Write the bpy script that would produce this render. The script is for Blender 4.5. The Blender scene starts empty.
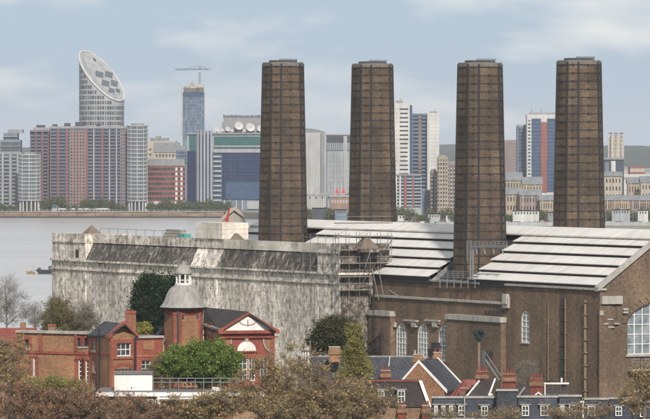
import bpy, math, random
import numpy as np
from mathutils import Vector, Matrix
R = math.radians
random.seed(7); rng = np.random.default_rng(7)
sc = bpy.context.scene
col = sc.collection

# ------------------------------------------------------------------ camera, sky, sun, exposure
F_PX, HX, HY, CAM_Z = 5100.0, 325.0, 146.0, 47.0      # focal length and horizon in photo pixels; eye height above the river
cam = bpy.data.cameras.new('camera'); camo = bpy.data.objects.new('camera', cam); col.objects.link(camo)
camo.location = (0, 0, CAM_Z); camo.rotation_euler = (R(90), 0, 0)
cam.sensor_width = 36; cam.lens = 36*F_PX/650; cam.shift_y = -(209.5-HY)/650
cam.clip_start = 1; cam.clip_end = 60000
sc.camera = camo

SUN = Vector((0.13, -0.80, 0.58)).normalized()          # towards the sun: high behind the camera
world = bpy.data.worlds.new('World'); sc.world = world; world.use_nodes = True
wn = world.node_tree.nodes; wl = world.node_tree.links; wn.clear()
wout = wn.new('ShaderNodeOutputWorld'); bg = wn.new('ShaderNodeBackground')
sky = wn.new('ShaderNodeTexSky'); sky.sky_type = 'NISHITA'; sky.sun_disc = False
sky.sun_elevation = math.asin(SUN.z); sky.sun_rotation = math.atan2(SUN.x, SUN.y)
sky.air_density = 1.0; sky.dust_density = 0.6; sky.ozone_density = 3.0
tc = wn.new('ShaderNodeTexCoord'); mp = wn.new('ShaderNodeMapping')
mp.inputs['Scale'].default_value = (1.0, 1.0, 3.2); mp.inputs['Location'].default_value = (0.35, 0.0, 0.12)
nz = wn.new('ShaderNodeTexNoise'); nz.inputs['Scale'].default_value = 17.0; nz.inputs['Detail'].default_value = 4.0
nz.inputs['Roughness'].default_value = 0.55
rp = wn.new('ShaderNodeValToRGB')
rp.color_ramp.elements[0].position = 0.54; rp.color_ramp.elements[0].color = (2.55, 3.35, 4.45, 1)   # grey blue veil
rp.color_ramp.elements[1].position = 0.76; rp.color_ramp.elements[1].color = (6.3, 6.15, 6.0, 1)   # paler cloud
mx = wn.new('ShaderNodeMixRGB'); mx.inputs['Fac'].default_value = 0.86
wl.new(tc.outputs['Generated'], mp.inputs['Vector']); wl.new(mp.outputs['Vector'], nz.inputs['Vector'])
sx = wn.new('ShaderNodeSeparateXYZ'); wl.new(tc.outputs['Generated'], sx.inputs[0])
mr = wn.new('ShaderNodeMapRange'); mr.inputs['From Min'].default_value = 0.014; mr.inputs['From Max'].default_value = 0.034; mr.inputs['To Min'].default_value = 0.0; mr.inputs['To Max'].default_value = 0.20
wl.new(sx.outputs[2], mr.inputs['Value']); av = wn.new('ShaderNodeMath'); av.operation = 'ADD'; wl.new(nz.outputs['Fac'], av.inputs[0]); wl.new(mr.outputs[0], av.inputs[1])
wl.new(av.outputs[0], rp.inputs['Fac']); wl.new(sky.outputs['Color'], mx.inputs['Color1'])
wl.new(rp.outputs['Color'], mx.inputs['Color2']); wl.new(mx.outputs['Color'], bg.inputs['Color'])
bg.inputs['Strength'].default_value = 0.1
wl.new(bg.outputs['Background'], wout.inputs['Surface'])

sl = bpy.data.lights.new('sun', 'SUN'); sl.energy = 3.3; sl.angle = R(3); sl.color = (1.0, 0.93, 0.83)
so = bpy.data.objects.new('sun', sl); col.objects.link(so); so.location = (200, -200, 300)
so.rotation_euler = (-SUN).to_track_quat('-Z', 'Y').to_euler()
vs = sc.view_settings; vs.view_transform = 'Standard'; vs.look = 'None'; vs.gamma = 1; vs.exposure = 0.55
vs.use_curve_mapping = False
sc.cycles.use_denoising = True; sc.cycles.denoising_prefilter = 'ACCURATE'
sc.cycles.max_bounces = 6; sc.cycles.volume_bounces = 0
sc.cycles.use_adaptive_sampling = True; sc.cycles.adaptive_threshold = 0.01

# ------------------------------------------------------------------ materials
MATS = {}
class N:                                                   # a little node-graph helper
    def __init__(s, name):
        s.m = bpy.data.materials.new(name); s.m.use_nodes = True
        s.t = s.m.node_tree; s.n = s.t.nodes; s.l = s.t.links
        s.b = s.n['Principled BSDF']; MATS[name] = s.m
    def new(s, typ, **kw):
        nd = s.n.new(typ)
        for k, v in kw.items(): setattr(nd, k, v)
        return nd
    def coord(s, scale=(1,1,1), what='Object'):
        t = s.new('ShaderNodeTexCoord'); m = s.new('ShaderNodeMapping'); m.inputs['Scale'].default_value = scale
        s.l.new(t.outputs[what], m.inputs['Vector']); return m.outputs['Vector']
    def place(s, scale=(1,1,1)):
        t = s.new('ShaderNodeNewGeometry'); m = s.new('ShaderNodeMapping'); m.inputs['Scale'].default_value = scale
        s.l.new(t.outputs['Position'], m.inputs['Vector']); return m.outputs['Vector']
    def noise(s, vec, scale, detail=4, rough=.55):
        t = s.new('ShaderNodeTexNoise'); t.inputs['Scale'].default_value = scale
        t.inputs['Detail'].default_value = detail; t.inputs['Roughness'].default_value = rough
        s.l.new(vec, t.inputs['Vector']); return t.outputs['Fac']
    def ramp(s, fac, stops):
        r = s.new('ShaderNodeValToRGB'); e = r.color_ramp.elements
        while len(e) < len(stops): e.new(.5)
        for i, (p, c) in enumerate(stops):
            e[i].position = p; e[i].color = (*c, 1) if len(c) == 3 else c
        s.l.new(fac, r.inputs['Fac']); return r.outputs['Color']
    def mix(s, fac, a, b, mode='MIX'):
        m = s.new('ShaderNodeMixRGB', blend_type=mode)
        for k, v in (('Fac', fac), ('Color1', a), ('Color2', b)):
            if isinstance(v, (int, float)): m.inputs[k].default_value = v
            elif isinstance(v, tuple): m.inputs[k].default_value = (*v, 1)
            else: s.l.new(v, m.inputs[k])
        return m.outputs['Color']
    def done(s, colr, rough=.8, spec=.3, bump=None, bstr=.3, bdist=.05, metal=0):
        if isinstance(colr, tuple): s.b.inputs['Base Color'].default_value = (*colr, 1)
        else: s.l.new(colr, s.b.inputs['Base Color'])
        s.b.inputs['Roughness'].default_value = rough; s.b.inputs['Specular IOR Level'].default_value = spec
        s.b.inputs['Metallic'].default_value = metal
        if bump is not None:
            bn = s.new('ShaderNodeBump'); bn.inputs['Strength'].default_value = bstr; bn.inputs['Distance'].default_value = bdist
            s.l.new(bump, bn.inputs['Height']); s.l.new(bn.outputs['Normal'], s.b.inputs['Normal'])
        return s.m

def plain(name, c1, c2=None, scale=1.0, rough=.75, spec=.3, streak=False, rnd=0.0, metal=0):
    """Two-tone worn surface: broad noise times fine noise, optional vertical streaks and per-object variation."""
    g = N(name); c2 = c2 or tuple(c*.72 for c in c1)
    v = g.coord((1, 1, .16) if streak else (1, 1, 1))
    f = g.noise(v, scale, 6, .65)
    c = g.ramp(f, [(.3, c2), (.68, c1)])
    if rnd:
        oi = g.new('ShaderNodeObjectInfo')
        k = g.ramp(oi.outputs['Random'], [(0, (1-rnd,)*3), (1, (1+rnd,)*3)])
        c = g.mix(1.0, c, k, 'MULTIPLY')
    return g.done(c, rough, spec, f, .15, .02, metal)

def brick(name, c1, c2, mortar, soot=(.05,.045,.04), soot_amt=.5, w=.45, h=.16, rnd=0.0, stain_scale=.12):
    """Brickwork: courses run along x+y, large soot stains and streaks over them."""
    g = N(name)
    t = g.new('ShaderNodeTexCoord'); sp = g.new('ShaderNodeSeparateXYZ'); g.l.new(t.outputs['Object'], sp.inputs[0])
    ad = g.new('ShaderNodeMath', operation='ADD'); g.l.new(sp.outputs[0], ad.inputs[0]); g.l.new(sp.outputs[1], ad.inputs[1])
    cb = g.new('ShaderNodeCombineXYZ'); g.l.new(ad.outputs[0], cb.inputs[0]); g.l.new(sp.outputs[2], cb.inputs[1])
    bt = g.new('ShaderNodeTexBrick'); g.l.new(cb.outputs[0], bt.inputs['Vector'])
    bt.inputs['Color1'].default_value = (*c1, 1); bt.inputs['Color2'].default_value = (*c2, 1); bt.inputs['Mortar'].default_value = (*mortar, 1)
    bt.inputs['Scale'].default_value = 1.0; bt.inputs['Brick Width'].default_value = w; bt.inputs['Row Height'].default_value = h
    bt.inputs['Mortar Size'].default_value = .02; bt.inputs['Bias'].default_value = 0
    n1 = g.noise(g.place(), stain_scale*22, 8, .78)
    c = g.mix(.9, bt.outputs['Color'], g.ramp(n1, [(.32, (.42,.40,.39)), (.68, (1.62,1.55,1.46))]), 'MULTIPLY')
    n2 = g.noise(g.place((1,1,.16)), stain_scale*2.2, 6, .62)
    n3 = g.noise(g.place((1,1,1.3)), stain_scale*.7, 4, .6); c = g.mix(1.0, c, g.ramp(n3, [(.34, (.74,.73,.73)), (.66, (1.3,1.27,1.22))]), 'MULTIPLY')
    f2 = g.ramp(n2, [(.42, (0,0,0)), (.7, (soot_amt,)*3)])
    c = g.mix(f2, c, soot)
    if rnd:
        oi = g.new('ShaderNodeObjectInfo')
        k = g.ramp(oi.outputs['Random'], [(0, (1-rnd, 1-rnd, 1-rnd*.9)), (1, (1+rnd*1.1, 1+rnd, 1+rnd*.7))])
        c = g.mix(1.0, c, k, 'MULTIPLY')
    return g.done(c, .9, .15, bt.outputs['Fac'], .2, -.01)

brick('station_brick', (.128,.088,.062), (.190,.132,.092), (.155,.130,.107), (.055,.047,.041), .65)
brick('chimney_brick', (.082,.063,.048), (.122,.091,.066), (.09,.076,.064), (.034,.030,.027), .68, rnd=.17, stain_scale=.25)
brick('stock_brick', (.28,.142,.070), (.37,.19,.092), (.26,.17,.115), (.14,.075,.045), .45, w=.23, h=.08, stain_scale=.2)
brick('red_brick', (.275,.066,.046), (.35,.088,.058), (.25,.095,.075), (.115,.042,.036), .55, w=.23, h=.08, stain_scale=.2)
brick('orange_brick', (.27,.125,.068), (.34,.17,.092), (.25,.165,.115), (.14,.075,.048), .5, w=.23, h=.08, stain_scale=.2)
brick('brown_brick', (.20,.12,.075), (.25,.16,.10), (.2,.15,.11), (.09,.07,.05), .5, w=.23, h=.08, stain_scale=.2)
plain('iron', (.030,.033,.040), (.018,.018,.020), 2, .6)
plain('steel_grey', (.21,.225,.245), (.14,.148,.16), 1.5, .5)
plain('steel_mid', (.19,.19,.20), (.12,.12,.125), 1.5, .5)
plain('roof_tan', (.17,.135,.10), (.11,.09,.07), 1.5)
plain('steel_dark', (.07,.075,.085), (.04,.04,.045), 1.5, .5)
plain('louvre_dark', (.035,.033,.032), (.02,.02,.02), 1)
plain('white_paint', (.70,.69,.66), (.52,.505,.48), .9, .7, streak=True)
plain('white_stone', (.40,.38,.35), (.22,.205,.185), .9, .85, streak=True)
plain('cap_stone', (.17,.15,.13), (.10,.09,.08), 1.5)
brick('stack_brick', (.17,.045,.035), (.22,.058,.042), (.15,.06,.05), (.07,.03,.027), .5, w=.23, h=.08, stain_scale=.3)
plain('lead', (.31,.30,.28), (.17,.163,.155), 1.6, .6, streak=True)
brick('slate', (.060,.068,.086), (.044,.050,.064), (.020,.022,.028), (.03,.033,.04), .5, w=.42, h=.26, stain_scale=.15)
brick('slate_brown', (.056,.050,.052), (.042,.037,.039), (.018,.016,.017), (.03,.027,.028), .5, w=.42, h=.26, stain_scale=.15)
brick('slate_blue', (.064,.078,.102), (.046,.056,.074), (.020,.024,.032), (.034,.04,.05), .5, w=.42, h=.26, stain_scale=.15)
brick('red_tile', (.25,.078,.06), (.19,.06,.048), (.09,.03,.025), (.11,.04,.035), .5, w=.34, h=.24, stain_scale=.2)
brick('pink_tile', (.28,.10,.095), (.22,.078,.074), (.12,.045,.045), (.15,.065,.06), .5, w=.34, h=.24, stain_scale=.2)
plain('terracotta', (.22,.06,.045), (.13,.04,.03), 2, .8)
plain('concrete', (.36,.34,.31), (.22,.21,.19), .6, .9, streak=True)
plain('roof_felt', (.17,.15,.15), (.11,.10,.10), .5, .9)
plain('timber', (.33,.25,.16), (.22,.16,.10), 2, .85)
plain('rust_pipe', (.24,.175,.115), (.15,.105,.07), 1.5, .8)
plain('boards', (.34,.30,.24), (.2,.18,.15), 2)
g = N('pane'); v = g.coord(); g.done(g.ramp(g.noise(v, .9, 3), [(.35, (.020,.026,.033)), (.7, (.085,.10,.115))]), .06, .6)
g = N('pane_pale'); v = g.coord(); g.done(g.ramp(g.noise(v, .7, 4), [(.35, (.12,.145,.165)), (.5, (.19,.225,.245)), (.66, (.28,.315,.33))]), .15, .6)

# roof sheets: weathered pale metal with dirt running down the slope
g = N('roof_sheet'); v = g.coord(); n1 = g.noise(v, .35, 6, .65)
vv = g.coord((.15, 1.6, .15)); n2 = g.noise(vv, 1.2, 5, .6)
c = g.mix(.6, g.ramp(n1, [(.3, (.40,.385,.36)), (.7, (.64,.62,.585))]), g.ramp(n2, [(.3, (.42,.405,.375)), (.65, (.68,.66,.625))]), 'MIX')
oi = g.new('ShaderNodeObjectInfo'); c = g.mix(1, c, g.ramp(oi.outputs['Random'], [(0,(.95,.945,.94)),(1,(1.03,1.03,1.03))]), 'MULTIPLY')
g.done(c, .6, .3)

# limewashed wall: flaking white over dark render, black runs of soot
def limewash(name, lo, bias=0.0, white=(.60,.575,.53), zt=21.9, run=.55):
    g = N(name)
    a = g.noise(g.coord((1,1,.15)), .95, 8, .70); b = g.noise(g.coord((1,1,.72)), 1.25, 10, .80)
    d = g.noise(g.coord((1,1,.12)), .22, 6, .62); e = g.noise(g.coord((1,1,1.4)), .075, 5, .6); h = g.noise(g.coord((.5,.5,3.0)), .8, 5, .6)
    base = g.ramp(b, [(.40+bias, lo), (.46+bias, tuple(.45*x+.25*y for x, y in zip(lo, white))), (.525+bias, tuple(.66*x for x in white)), (.62+bias, white)])
    # rain streaks: strongest just under the courses at zt and above, dying out downwards
    t = g.new('ShaderNodeTexCoord'); sp = g.new('ShaderNodeSeparateXYZ'); g.l.new(t.outputs['Object'], sp.inputs[0])
    m1 = g.new('ShaderNodeMapRange'); g.l.new(sp.outputs[2], m1.inputs['Value']); m1.inputs['From Min'].default_value = zt-15; m1.inputs['From Max'].default_value = zt; m1.inputs['To Min'].default_value = .25; m1.inputs['To Max'].default_value = 1.0
    rn = g.ramp(a, [(.40+bias*.7, (1,1,1)), (.55+bias*.7, (0,0,0))])
    mm = g.new('ShaderNodeMath', operation='MULTIPLY'); g.l.new(rn, mm.inputs[0]); g.l.new(m1.outputs[0], mm.inputs[1])
    mk = g.new('ShaderNodeMath', operation='MULTIPLY'); g.l.new(mm.outputs[0], mk.inputs[0]); mk.inputs[1].default_value = run
    c = g.mix(mk.outputs[0], base, lo)
    c = g.mix(.55, c, g.ramp(d, [(.36, (.55,.52,.48)), (.58, (1.14,1.12,1.09))]), 'MULTIPLY')
    c = g.mix(.75, c, g.ramp(e, [(.36, (.66,.645,.625)), (.62, (1.25,1.23,1.20))]), 'MULTIPLY')
    c = g.mix(.35, c, g.ramp(h, [(.36, (.55,.53,.50)), (.5, (1.08,1.08,1.08))]), 'MULTIPLY')
    ad = g.new('ShaderNodeMath', operation='ADD'); g.l.new(sp.outputs[0], ad.inputs[0]); g.l.new(sp.outputs[1], ad.inputs[1])
    cb = g.new('ShaderNodeCombineXYZ'); g.l.new(ad.outputs[0], cb.inputs[0]); g.l.new(sp.outputs[2], cb.inputs[1])
    bt = g.new('ShaderNodeTexBrick'); g.l.new(cb.outputs[0], bt.inputs['Vector']); bt.inputs['Scale'].default_value = 1.0      # pour lifts and shutter joints
    bt.inputs['Brick Width'].default_value = 4.6; bt.inputs['Row Height'].default_value = 1.55; bt.inputs['Mortar Size'].default_value = .045; bt.inputs['Mortar Smooth'].default_value = .6
    bt.inputs['Color1'].default_value = (1.10,1.09,1.08,1); bt.inputs['Color2'].default_value = (.86,.855,.85,1); bt.inputs['Mortar'].default_value = (.50,.48,.46,1)
    c = g.mix(.6, c, bt.outputs['Color'], 'MULTIPLY')
    return g.done(c, .95, .1, b, .5, .05)
limewash('limewash', (.135,.118,.109), -.04, (.86,.805,.755), run=.5)
limewash('limewash_mid', (.06,.050,.044), .035, (.46,.42,.385))  # darker brown-grey; on the end face it includes painted shadow
limewash('limewash_dark', (.062,.057,.054), .045, (.50,.47,.435), run=.75)
limewash('limewash_clean', (.30,.28,.25), -.14, (.68,.65,.60))

# water
g = N('water'); v = g.coord((.10, .035, 1)); n = g.noise(v, 1.0, 6, .65)
n2 = g.noise(g.coord((.004,.02,1)), 1.0, 4, .5)
g.done(g.ramp(n2, [(.38, (.29,.285,.275)), (.62, (.35,.345,.33))]), .30, .5, n, .55, .6)
# ground
g = N('grass'); v = g.coord(); g.done(g.ramp(g.noise(v, .08, 8, .7), [(.35,(.05,.075,.025)), (.65,(.10,.11,.05))]), .95, .1)
g = N('street'); v = g.coord(); g.done(g.ramp(g.noise(v, .12, 8, .7), [(.35,(.045,.045,.045)), (.65,(.085,.08,.075))]), .9, .2)
g = N('far_land'); v = g.coord((.006,.02,1)); n = g.noise(v, 1.0, 8, .75)
g.done(g.ramp(n, [(.3,(.055,.06,.045)), (.45,(.14,.14,.12)), (.55,(.24,.225,.205)), (.62,(.09,.10,.06)), (.75,(.30,.29,.27))]), .9, .1)
g = N('hill'); v = g.coord((.003,.004,.02)); g.done(g.ramp(g.noise(v, 1, 8, .7), [(.35,(.022,.034,.030)), (.6,(.045,.058,.048)), (.75,(.10,.10,.09))]), .95, .1)

def foliage(name, cs, rough=.75):
    g = N(name); gm = g.new('ShaderNodeNewGeometry')
    k = len(cs)
    c = g.ramp(gm.outputs['Random Per Island'], [((i+.5)/k, cs[i]) for i in range(k)])
    n = g.noise(g.coord(), .9, 3, .5)
    c = g.mix(.7, c, g.ramp(n, [(.3,(.62,.62,.62)), (.7,(1.3,1.3,1.3))]), 'MULTIPLY')
    tr = g.new('ShaderNodeBsdfTranslucent'); ms = g.new('ShaderNodeMixShader'); ms.inputs[0].default_value = .3
    m = g.done(c, rough, .2)
    g.l.new(c, tr.inputs['Color']); out = g.n['Material Output']
    g.l.new(g.b.outputs[0], ms.inputs[1]); g.l.new(tr.outputs[0], ms.inputs[2]); g.l.new(ms.outputs[0], out.inputs['Surface'])
    return m
foliage('leaf_gold', [(.16,.12,.07), (.34,.23,.09), (.46,.31,.11), (.44,.35,.14), (.24,.18,.11)])
foliage('leaf_red', [(.09,.055,.045), (.28,.12,.075), (.36,.16,.09), (.17,.115,.09), (.36,.25,.11)])
foliage('leaf_olive', [(.13,.13,.03), (.20,.18,.045), (.10,.095,.04)])
foliage('leaf_lime', [(.22,.22,.04), (.34,.33,.065), (.15,.145,.035), (.28,.24,.06)])
foliage('leaf_green', [(.09,.15,.025), (.15,.22,.04), (.045,.085,.018), (.21,.27,.06)])
foliage('leaf_yew', [(.010,.026,.012), (.018,.042,.018), (.028,.055,.022)])
foliage('leaf_pine', [(.028,.045,.02), (.05,.065,.025), (.085,.07,.03)])
foliage('leaf_far', [(.07,.105,.04), (.11,.14,.055), (.14,.135,.07)])
plain('bark', (.19,.15,.11), (.12,.095,.07), 3, .95)
plain('bark_grey', (.20,.18,.155), (.13,.115,.10), 3, .95)

# far facades
def far(name, c, d=None, rough=.7, spec=.2): return plain(name, c, d or tuple(x*.66 for x in c), .3, rough, spec, True)
far('f_white', (.50,.49,.47)); far('f_cream', (.40,.355,.29)); far('f_pink', (.24,.175,.165)); far('f_red', (.25,.085,.07))
far('f_beige', (.33,.265,.19)); far('f_sand', (.36,.285,.185)); far('f_grey', (.24,.25,.26)); far('f_palegrey', (.34,.35,.355)); far('f_dark', (.06,.065,.08))
far('f_bluegrey', (.15,.185,.235)); far('f_mauve', (.16,.145,.165)); far('f_roofgrey', (.19,.20,.21)); far('f_brown', (.25,.16,.12)); far('f_steel', (.30,.32,.34))
def glass(name, c, d): 
    g = N(name); v = g.coord((.3,.3,.5)); gm = g.new('ShaderNodeNewGeometry')
    k = g.mix(.38, g.noise(v, .9, 4, .8), gm.outputs['Random Per Island'])          # random tint per pane; reflections in some are put into the colour
    return g.done(g.ramp(k, [(.15, tuple(x*.6 for x in d)), (.4, d), (.7, c), (.95, tuple(min(.6, x*1.9+.03) for x in c))]), .12, .5)
glass('g_blue', (.045,.085,.17), (.02,.04,.085)); plain('g_navy', (.014,.026,.075), (.009,.016,.045), .25, .35, .12); glass('g_grey', (.11,.135,.155), (.04,.05,.062))
glass('g_green', (.04,.14,.135), (.012,.055,.062)); glass('g_dark', (.05,.055,.065), (.02,.022,.027)); glass('g_sky', (.12,.17,.25), (.06,.09,.14))
g = N('flag_red'); g.done((.55,.02,.03), .7)
plain('crane_paint', (.10,.09,.085)); plain('pole_red', (.45,.05,.05)); plain('teal', (.008,.024,.027))
plain('barge_dark', (.03,.035,.045)); plain('barge_yellow', (.30,.20,.06)); plain('canvas_teal', (.08,.32,.28))
g = N('embankment'); v = g.coord((.05,.05,.5)); n = g.noise(v, 1.2, 7, .7)
g.done(g.ramp(n, [(.35,(.10,.075,.055)), (.55,(.22,.155,.11)), (.7,(.30,.24,.19))]), .9, .1)

# ------------------------------------------------------------------ builders
def P(x, y, Y): return Vector(((x-HX)/F_PX*Y, Y, CAM_Z-(y-HY)/F_PX*Y))
def PX(x, Y): return (x-HX)/F_PX*Y
def PZ(y, Y): return CAM_Z-(y-HY)/F_PX*Y

ROOT = {}
def thing(name, label, cat, loc, rz=0.0, group=None):
    o = bpy.data.objects.new(name, None); col.objects.link(o); o.empty_display_size = 1
    o.location = loc; o.rotation_euler = (0, 0, rz)
    o['label'] = label; o['category'] = cat
    if group: o['group'] = group
    ROOT[o.name] = (np.array(loc, float), rz); return o
def tag(o, label=None, cat=None, group=None, kind=None):
    for k, v in (('label', label), ('category', cat), ('group', group), ('kind', kind)):
        if v: o[k] = v
    return o
def root_of(o):
    while o.parent: o = o.parent
    return o

class Fr:                                                   # a rotated plan frame: local metres -> world
    def __init__(s, ox, oy, rz): s.o = (ox, oy); s.c = math.cos(rz); s.s = math.sin(rz); s.rz = rz
    def __call__(s, x, y, z): return (s.o[0]+s.c*x-s.s*y, s.o[1]+s.s*x+s.c*y, z)
W0 = Fr(0, 0, 0)

class MB:                                                   # collects world-space geometry; build() links it as ONE mesh object
    def __init__(s): s.v = []; s.f = []
    def add(s, vs, fs):
        b = len(s.v); s.v.extend(tuple(v) for v in vs); s.f.extend(tuple(i+b for i in f) for f in fs); return s
    def box(s, x0, x1, y0, y1, z0, z1, fr=W0):
        vs = [fr(x, y, z) for z in (z0, z1) for x, y in ((x0,y0),(x1,y0),(x1,y1),(x0,y1))]
        return s.add(vs, [(3,2,1,0),(4,5,6,7),(0,1,5,4),(1,2,6,5),(2,3,7,6),(3,0,4,7)])
    def prism(s, poly, z0, z1, fr=W0):                      # plan polygon (ccw) extruded up
        n = len(poly); vs = [fr(x, y, z0) for x, y in poly]+[fr(x, y, z1) for x, y in poly]
        return s.add(vs, [tuple(range(n-1, -1, -1)), tuple(range(n, 2*n))]+[(i, (i+1) % n, n+(i+1) % n, n+i) for i in range(n)])
    def ext(s, pts, d):                                     # any planar world polygon extruded by vector d
        n = len(pts); d = Vector(d); q = [Vector(p) for p in pts]
        return s.add([tuple(p) for p in q]+[tuple(p+d) for p in q], [tuple(range(n)), tuple(range(2*n-1, n-1, -1))]+[(i, n+i, n+(i+1) % n, (i+1) % n) for i in range(n)])
    def xz(s, poly, y0, y1, fr=W0):                         # polygon in local x,z extruded along local y
        n = len(poly); vs = [fr(x, y0, z) for x, z in poly]+[fr(x, y1, z) for x, z in poly]
        return s.add(vs, [tuple(range(n)), tuple(range(2*n-1, n-1, -1))]+[(i, n+i, n+(i+1) % n, (i+1) % n) for i in range(n)])
    def yz(s, poly, x0, x1, fr=W0):
        n = len(poly); vs = [fr(x0, y, z) for y, z in poly]+[fr(x1, y, z) for y, z in poly]
        return s.add(vs, [tuple(range(n-1, -1, -1)), tuple(range(n, 2*n))]+[(i, (i+1) % n, n+(i+1) % n, n+i) for i in range(n)])
    def tube(s, a, b, r0, r1=None, n=5, caps=True):
        a = Vector(a); b = Vector(b); r1 = r0 if r1 is None else r1
        d = b-a
        if d.length < 1e-6: return s
        d.normalize(); u = d.orthogonal().normalized(); w = d.cross(u)
        vs = []
        for p, r in ((a, r0), (b, r1)):
            for i in range(n):
                t = 2*math.pi*i/n; vs.append(tuple(p+u*(r*math.cos(t))+w*(r*math.sin(t))))
        fs = [(i, (i+1) % n, n+(i+1) % n, n+i) for i in range(n)]
        if caps: fs += [tuple(range(n-1, -1, -1)), tuple(range(n, 2*n))]
        return s.add(vs, fs)
    def lathe(s, c, prof, n=16, ph=0.0, wob=None):          # prof: (radius, z) from bottom to top round plan point c
        vs = []
        for r, z in prof:
            for i in range(n):
                t = 2*math.pi*i/n+ph; vs.append((c[0]+r*math.cos(t), c[1]+r*math.sin(t), z))
        fs = [(j*n+i, j*n+(i+1) % n, (j+1)*n+(i+1) % n, (j+1)*n+i) for j in range(len(prof)-1) for i in range(n)]
        fs += [tuple(range(n-1, -1, -1)), tuple(range((len(prof)-1)*n, len(prof)*n))]
        return s.add(vs, fs)
    def build(s, name, m, parent=None, smooth=False, label=None, kind=None):
        me = bpy.data.meshes.new(name)
        v = np.array(s.v, float)
        if parent is not None:
            loc, rz = ROOT[root_of(parent).name]; v = v-loc; c, n = math.cos(-rz), math.sin(-rz)
            v = np.stack([c*v[:,0]-n*v[:,1], n*v[:,0]+c*v[:,1], v[:,2]], 1)
        me.from_pydata(v.tolist(), [], s.f); me.materials.append(MATS[m])
        if smooth: me.polygons.foreach_set('use_smooth', [True]*len(me.polygons))
        me.update()
        o = bpy.data.objects.new(name, me); col.objects.link(o)
        if parent is not None: o.parent = parent
        if label: o['label'] = label
        if kind: o['kind'] = kind
        return o

def wall(mb, A, B, z0, z1, th=.4, openings=()):
    """Wall from plan point A to B (left to right seen from outside) with real openings (u0,u1,z0,z1,arch)."""
    A = Vector(A[:2]); B = Vector(B[:2]); L = (B-A).length; fr = Fr(A.x, A.y, math.atan2(B.y-A.y, B.x-A.x))
    us = sorted({0, L, *[o[0] for o in openings], *[o[1] for o in openings]})
    for i in range(len(us)-1):
        a, b = us[i], us[i+1]
        if b-a < 1e-4: continue
        m = (a+b)/2; cut = sorted((o[2], o[3]) for o in openings if o[0] < m < o[1]); z = z0
        for c0, c1 in cut:
            if c0 > z: mb.box(a, b, 0, th, z, c0, fr)
            z = max(z, c1)
        if z1 > z: mb.box(a, b, 0, th, z, z1, fr)
    for o in openings:
        if len(o) > 4 and o[4]:                              # arch: spandrels fill the corners of the opening
            r = (o[1]-o[0])/2; cx = (o[0]+o[1])/2; zs = o[3]-r; k = 7
            for sg in (-1, 1):
                pts = [(cx+sg*r, o[3])]+[(cx+sg*r*math.cos(t), zs+r*math.sin(t)) for t in [math.pi/2*(1-j/k) for j in range(k+1)]]
                if sg < 0: pts = pts[::-1]
                mb.xz(pts[::-1], 0, th, fr)
    return fr, L

def window(parent, fr, u0, u1, z0, z1, nx=2, nz=3, fw=.09, bar=.05, arch=False, rec=.12, fm='white_paint', pm='pane', sill=None):
    m = MB(); r = (u1-u0)/2; cx = (u0+u1)/2; zt = z1-r if arch else z1; y0, y1 = rec, rec+.10
    m.box(u0, u0+fw, y0, y1, z0, zt, fr); m.box(u1-fw, u1, y0, y1, z0, zt, fr)
    m.box(u0+fw, u1-fw, y0, y1, z0, z0+fw, fr)
    if arch:
        k = 10
        for j in range(k):
            t0, t1 = math.pi*j/k, math.pi*(j+1)/k
            m.xz([(cx+r*math.cos(t0), zt+r*math.sin(t0)), (cx+r*math.cos(t1), zt+r*math.sin(t1)),
                  (cx+(r-fw)*math.cos(t1), zt+(r-fw)*math.sin(t1)), (cx+(r-fw)*math.cos(t0), zt+(r-fw)*math.sin(t0))], y0, y1, fr)
    else: m.box(u0+fw, u1-fw, y0, y1, z1-fw, z1, fr)
    for i in range(1, nx):
        u = u0+(u1-u0)*i/nx; top = zt+math.sqrt(max(0, r*r-(u-cx)**2))-.02 if arch else z1-fw
        m.box(u-bar/2, u+bar/2, y0+.01, y1-.01, z0+fw, top, fr)
    for i in range(1, nz):
        z = z0+(z1-z0)*i/nz; hw = r-fw
        if z > zt: hw = math.sqrt(max(0, r*r-(z-zt)**2))-.02
        bb = bar*1.6 if i == nz//2 else bar
        m.box(cx-hw, cx+hw, y0+.02, y1-.02, z-bb/2, z+bb/2, fr)
    w = m.build('window', fm, parent)
    p = MB()
    if arch:
        p.xz([(u0, z0), (u1, z0)]+[(cx+r*math.cos(math.pi*j/12), zt+r*math.sin(math.pi*j/12)) for j in range(13)], y1+.01, y1+.04, fr)
    else: p.box(u0, u1, y1+.01, y1+.04, z0, z1, fr)
    p.build('pane', pm, w)
    if sill: MB().box(u0-.12, u1+.12, -.14, rec+.02, z0-.16, z0-.003, fr).build('sill', sill, w)
    return w

def gable_roof(mb, x0, x1, y0, y1, ze, zr, fr, over=.25, th=.16, along='y', ridge=None):
    """Two thick slopes; ridge along local y (gable faces -y) or along x."""
    if along == 'y':
        c = (x0+x1)/2 if ridge is None else ridge
        for a in (x0, x1):
            sg = -1 if a < c else 1; k = (zr-ze)/abs(c-a); e = a+sg*over; zee = ze-over*k
            mb.xz([(e, zee), (c, zr), (c, zr+th), (e, zee+th)], y0-over, y1+over, fr)
    else:
        c = (y0+y1)/2 if ridge is None else ridge
        for a in (y0, y1):
            sg = -1 if a < c else 1; k = (zr-ze)/abs(c-a); e = a+sg*over; zee = ze-over*k
            mb.yz([(e, zee), (c, zr), (c, zr+th), (e, zee+th)], x0-over, x1+over, fr)

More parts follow.
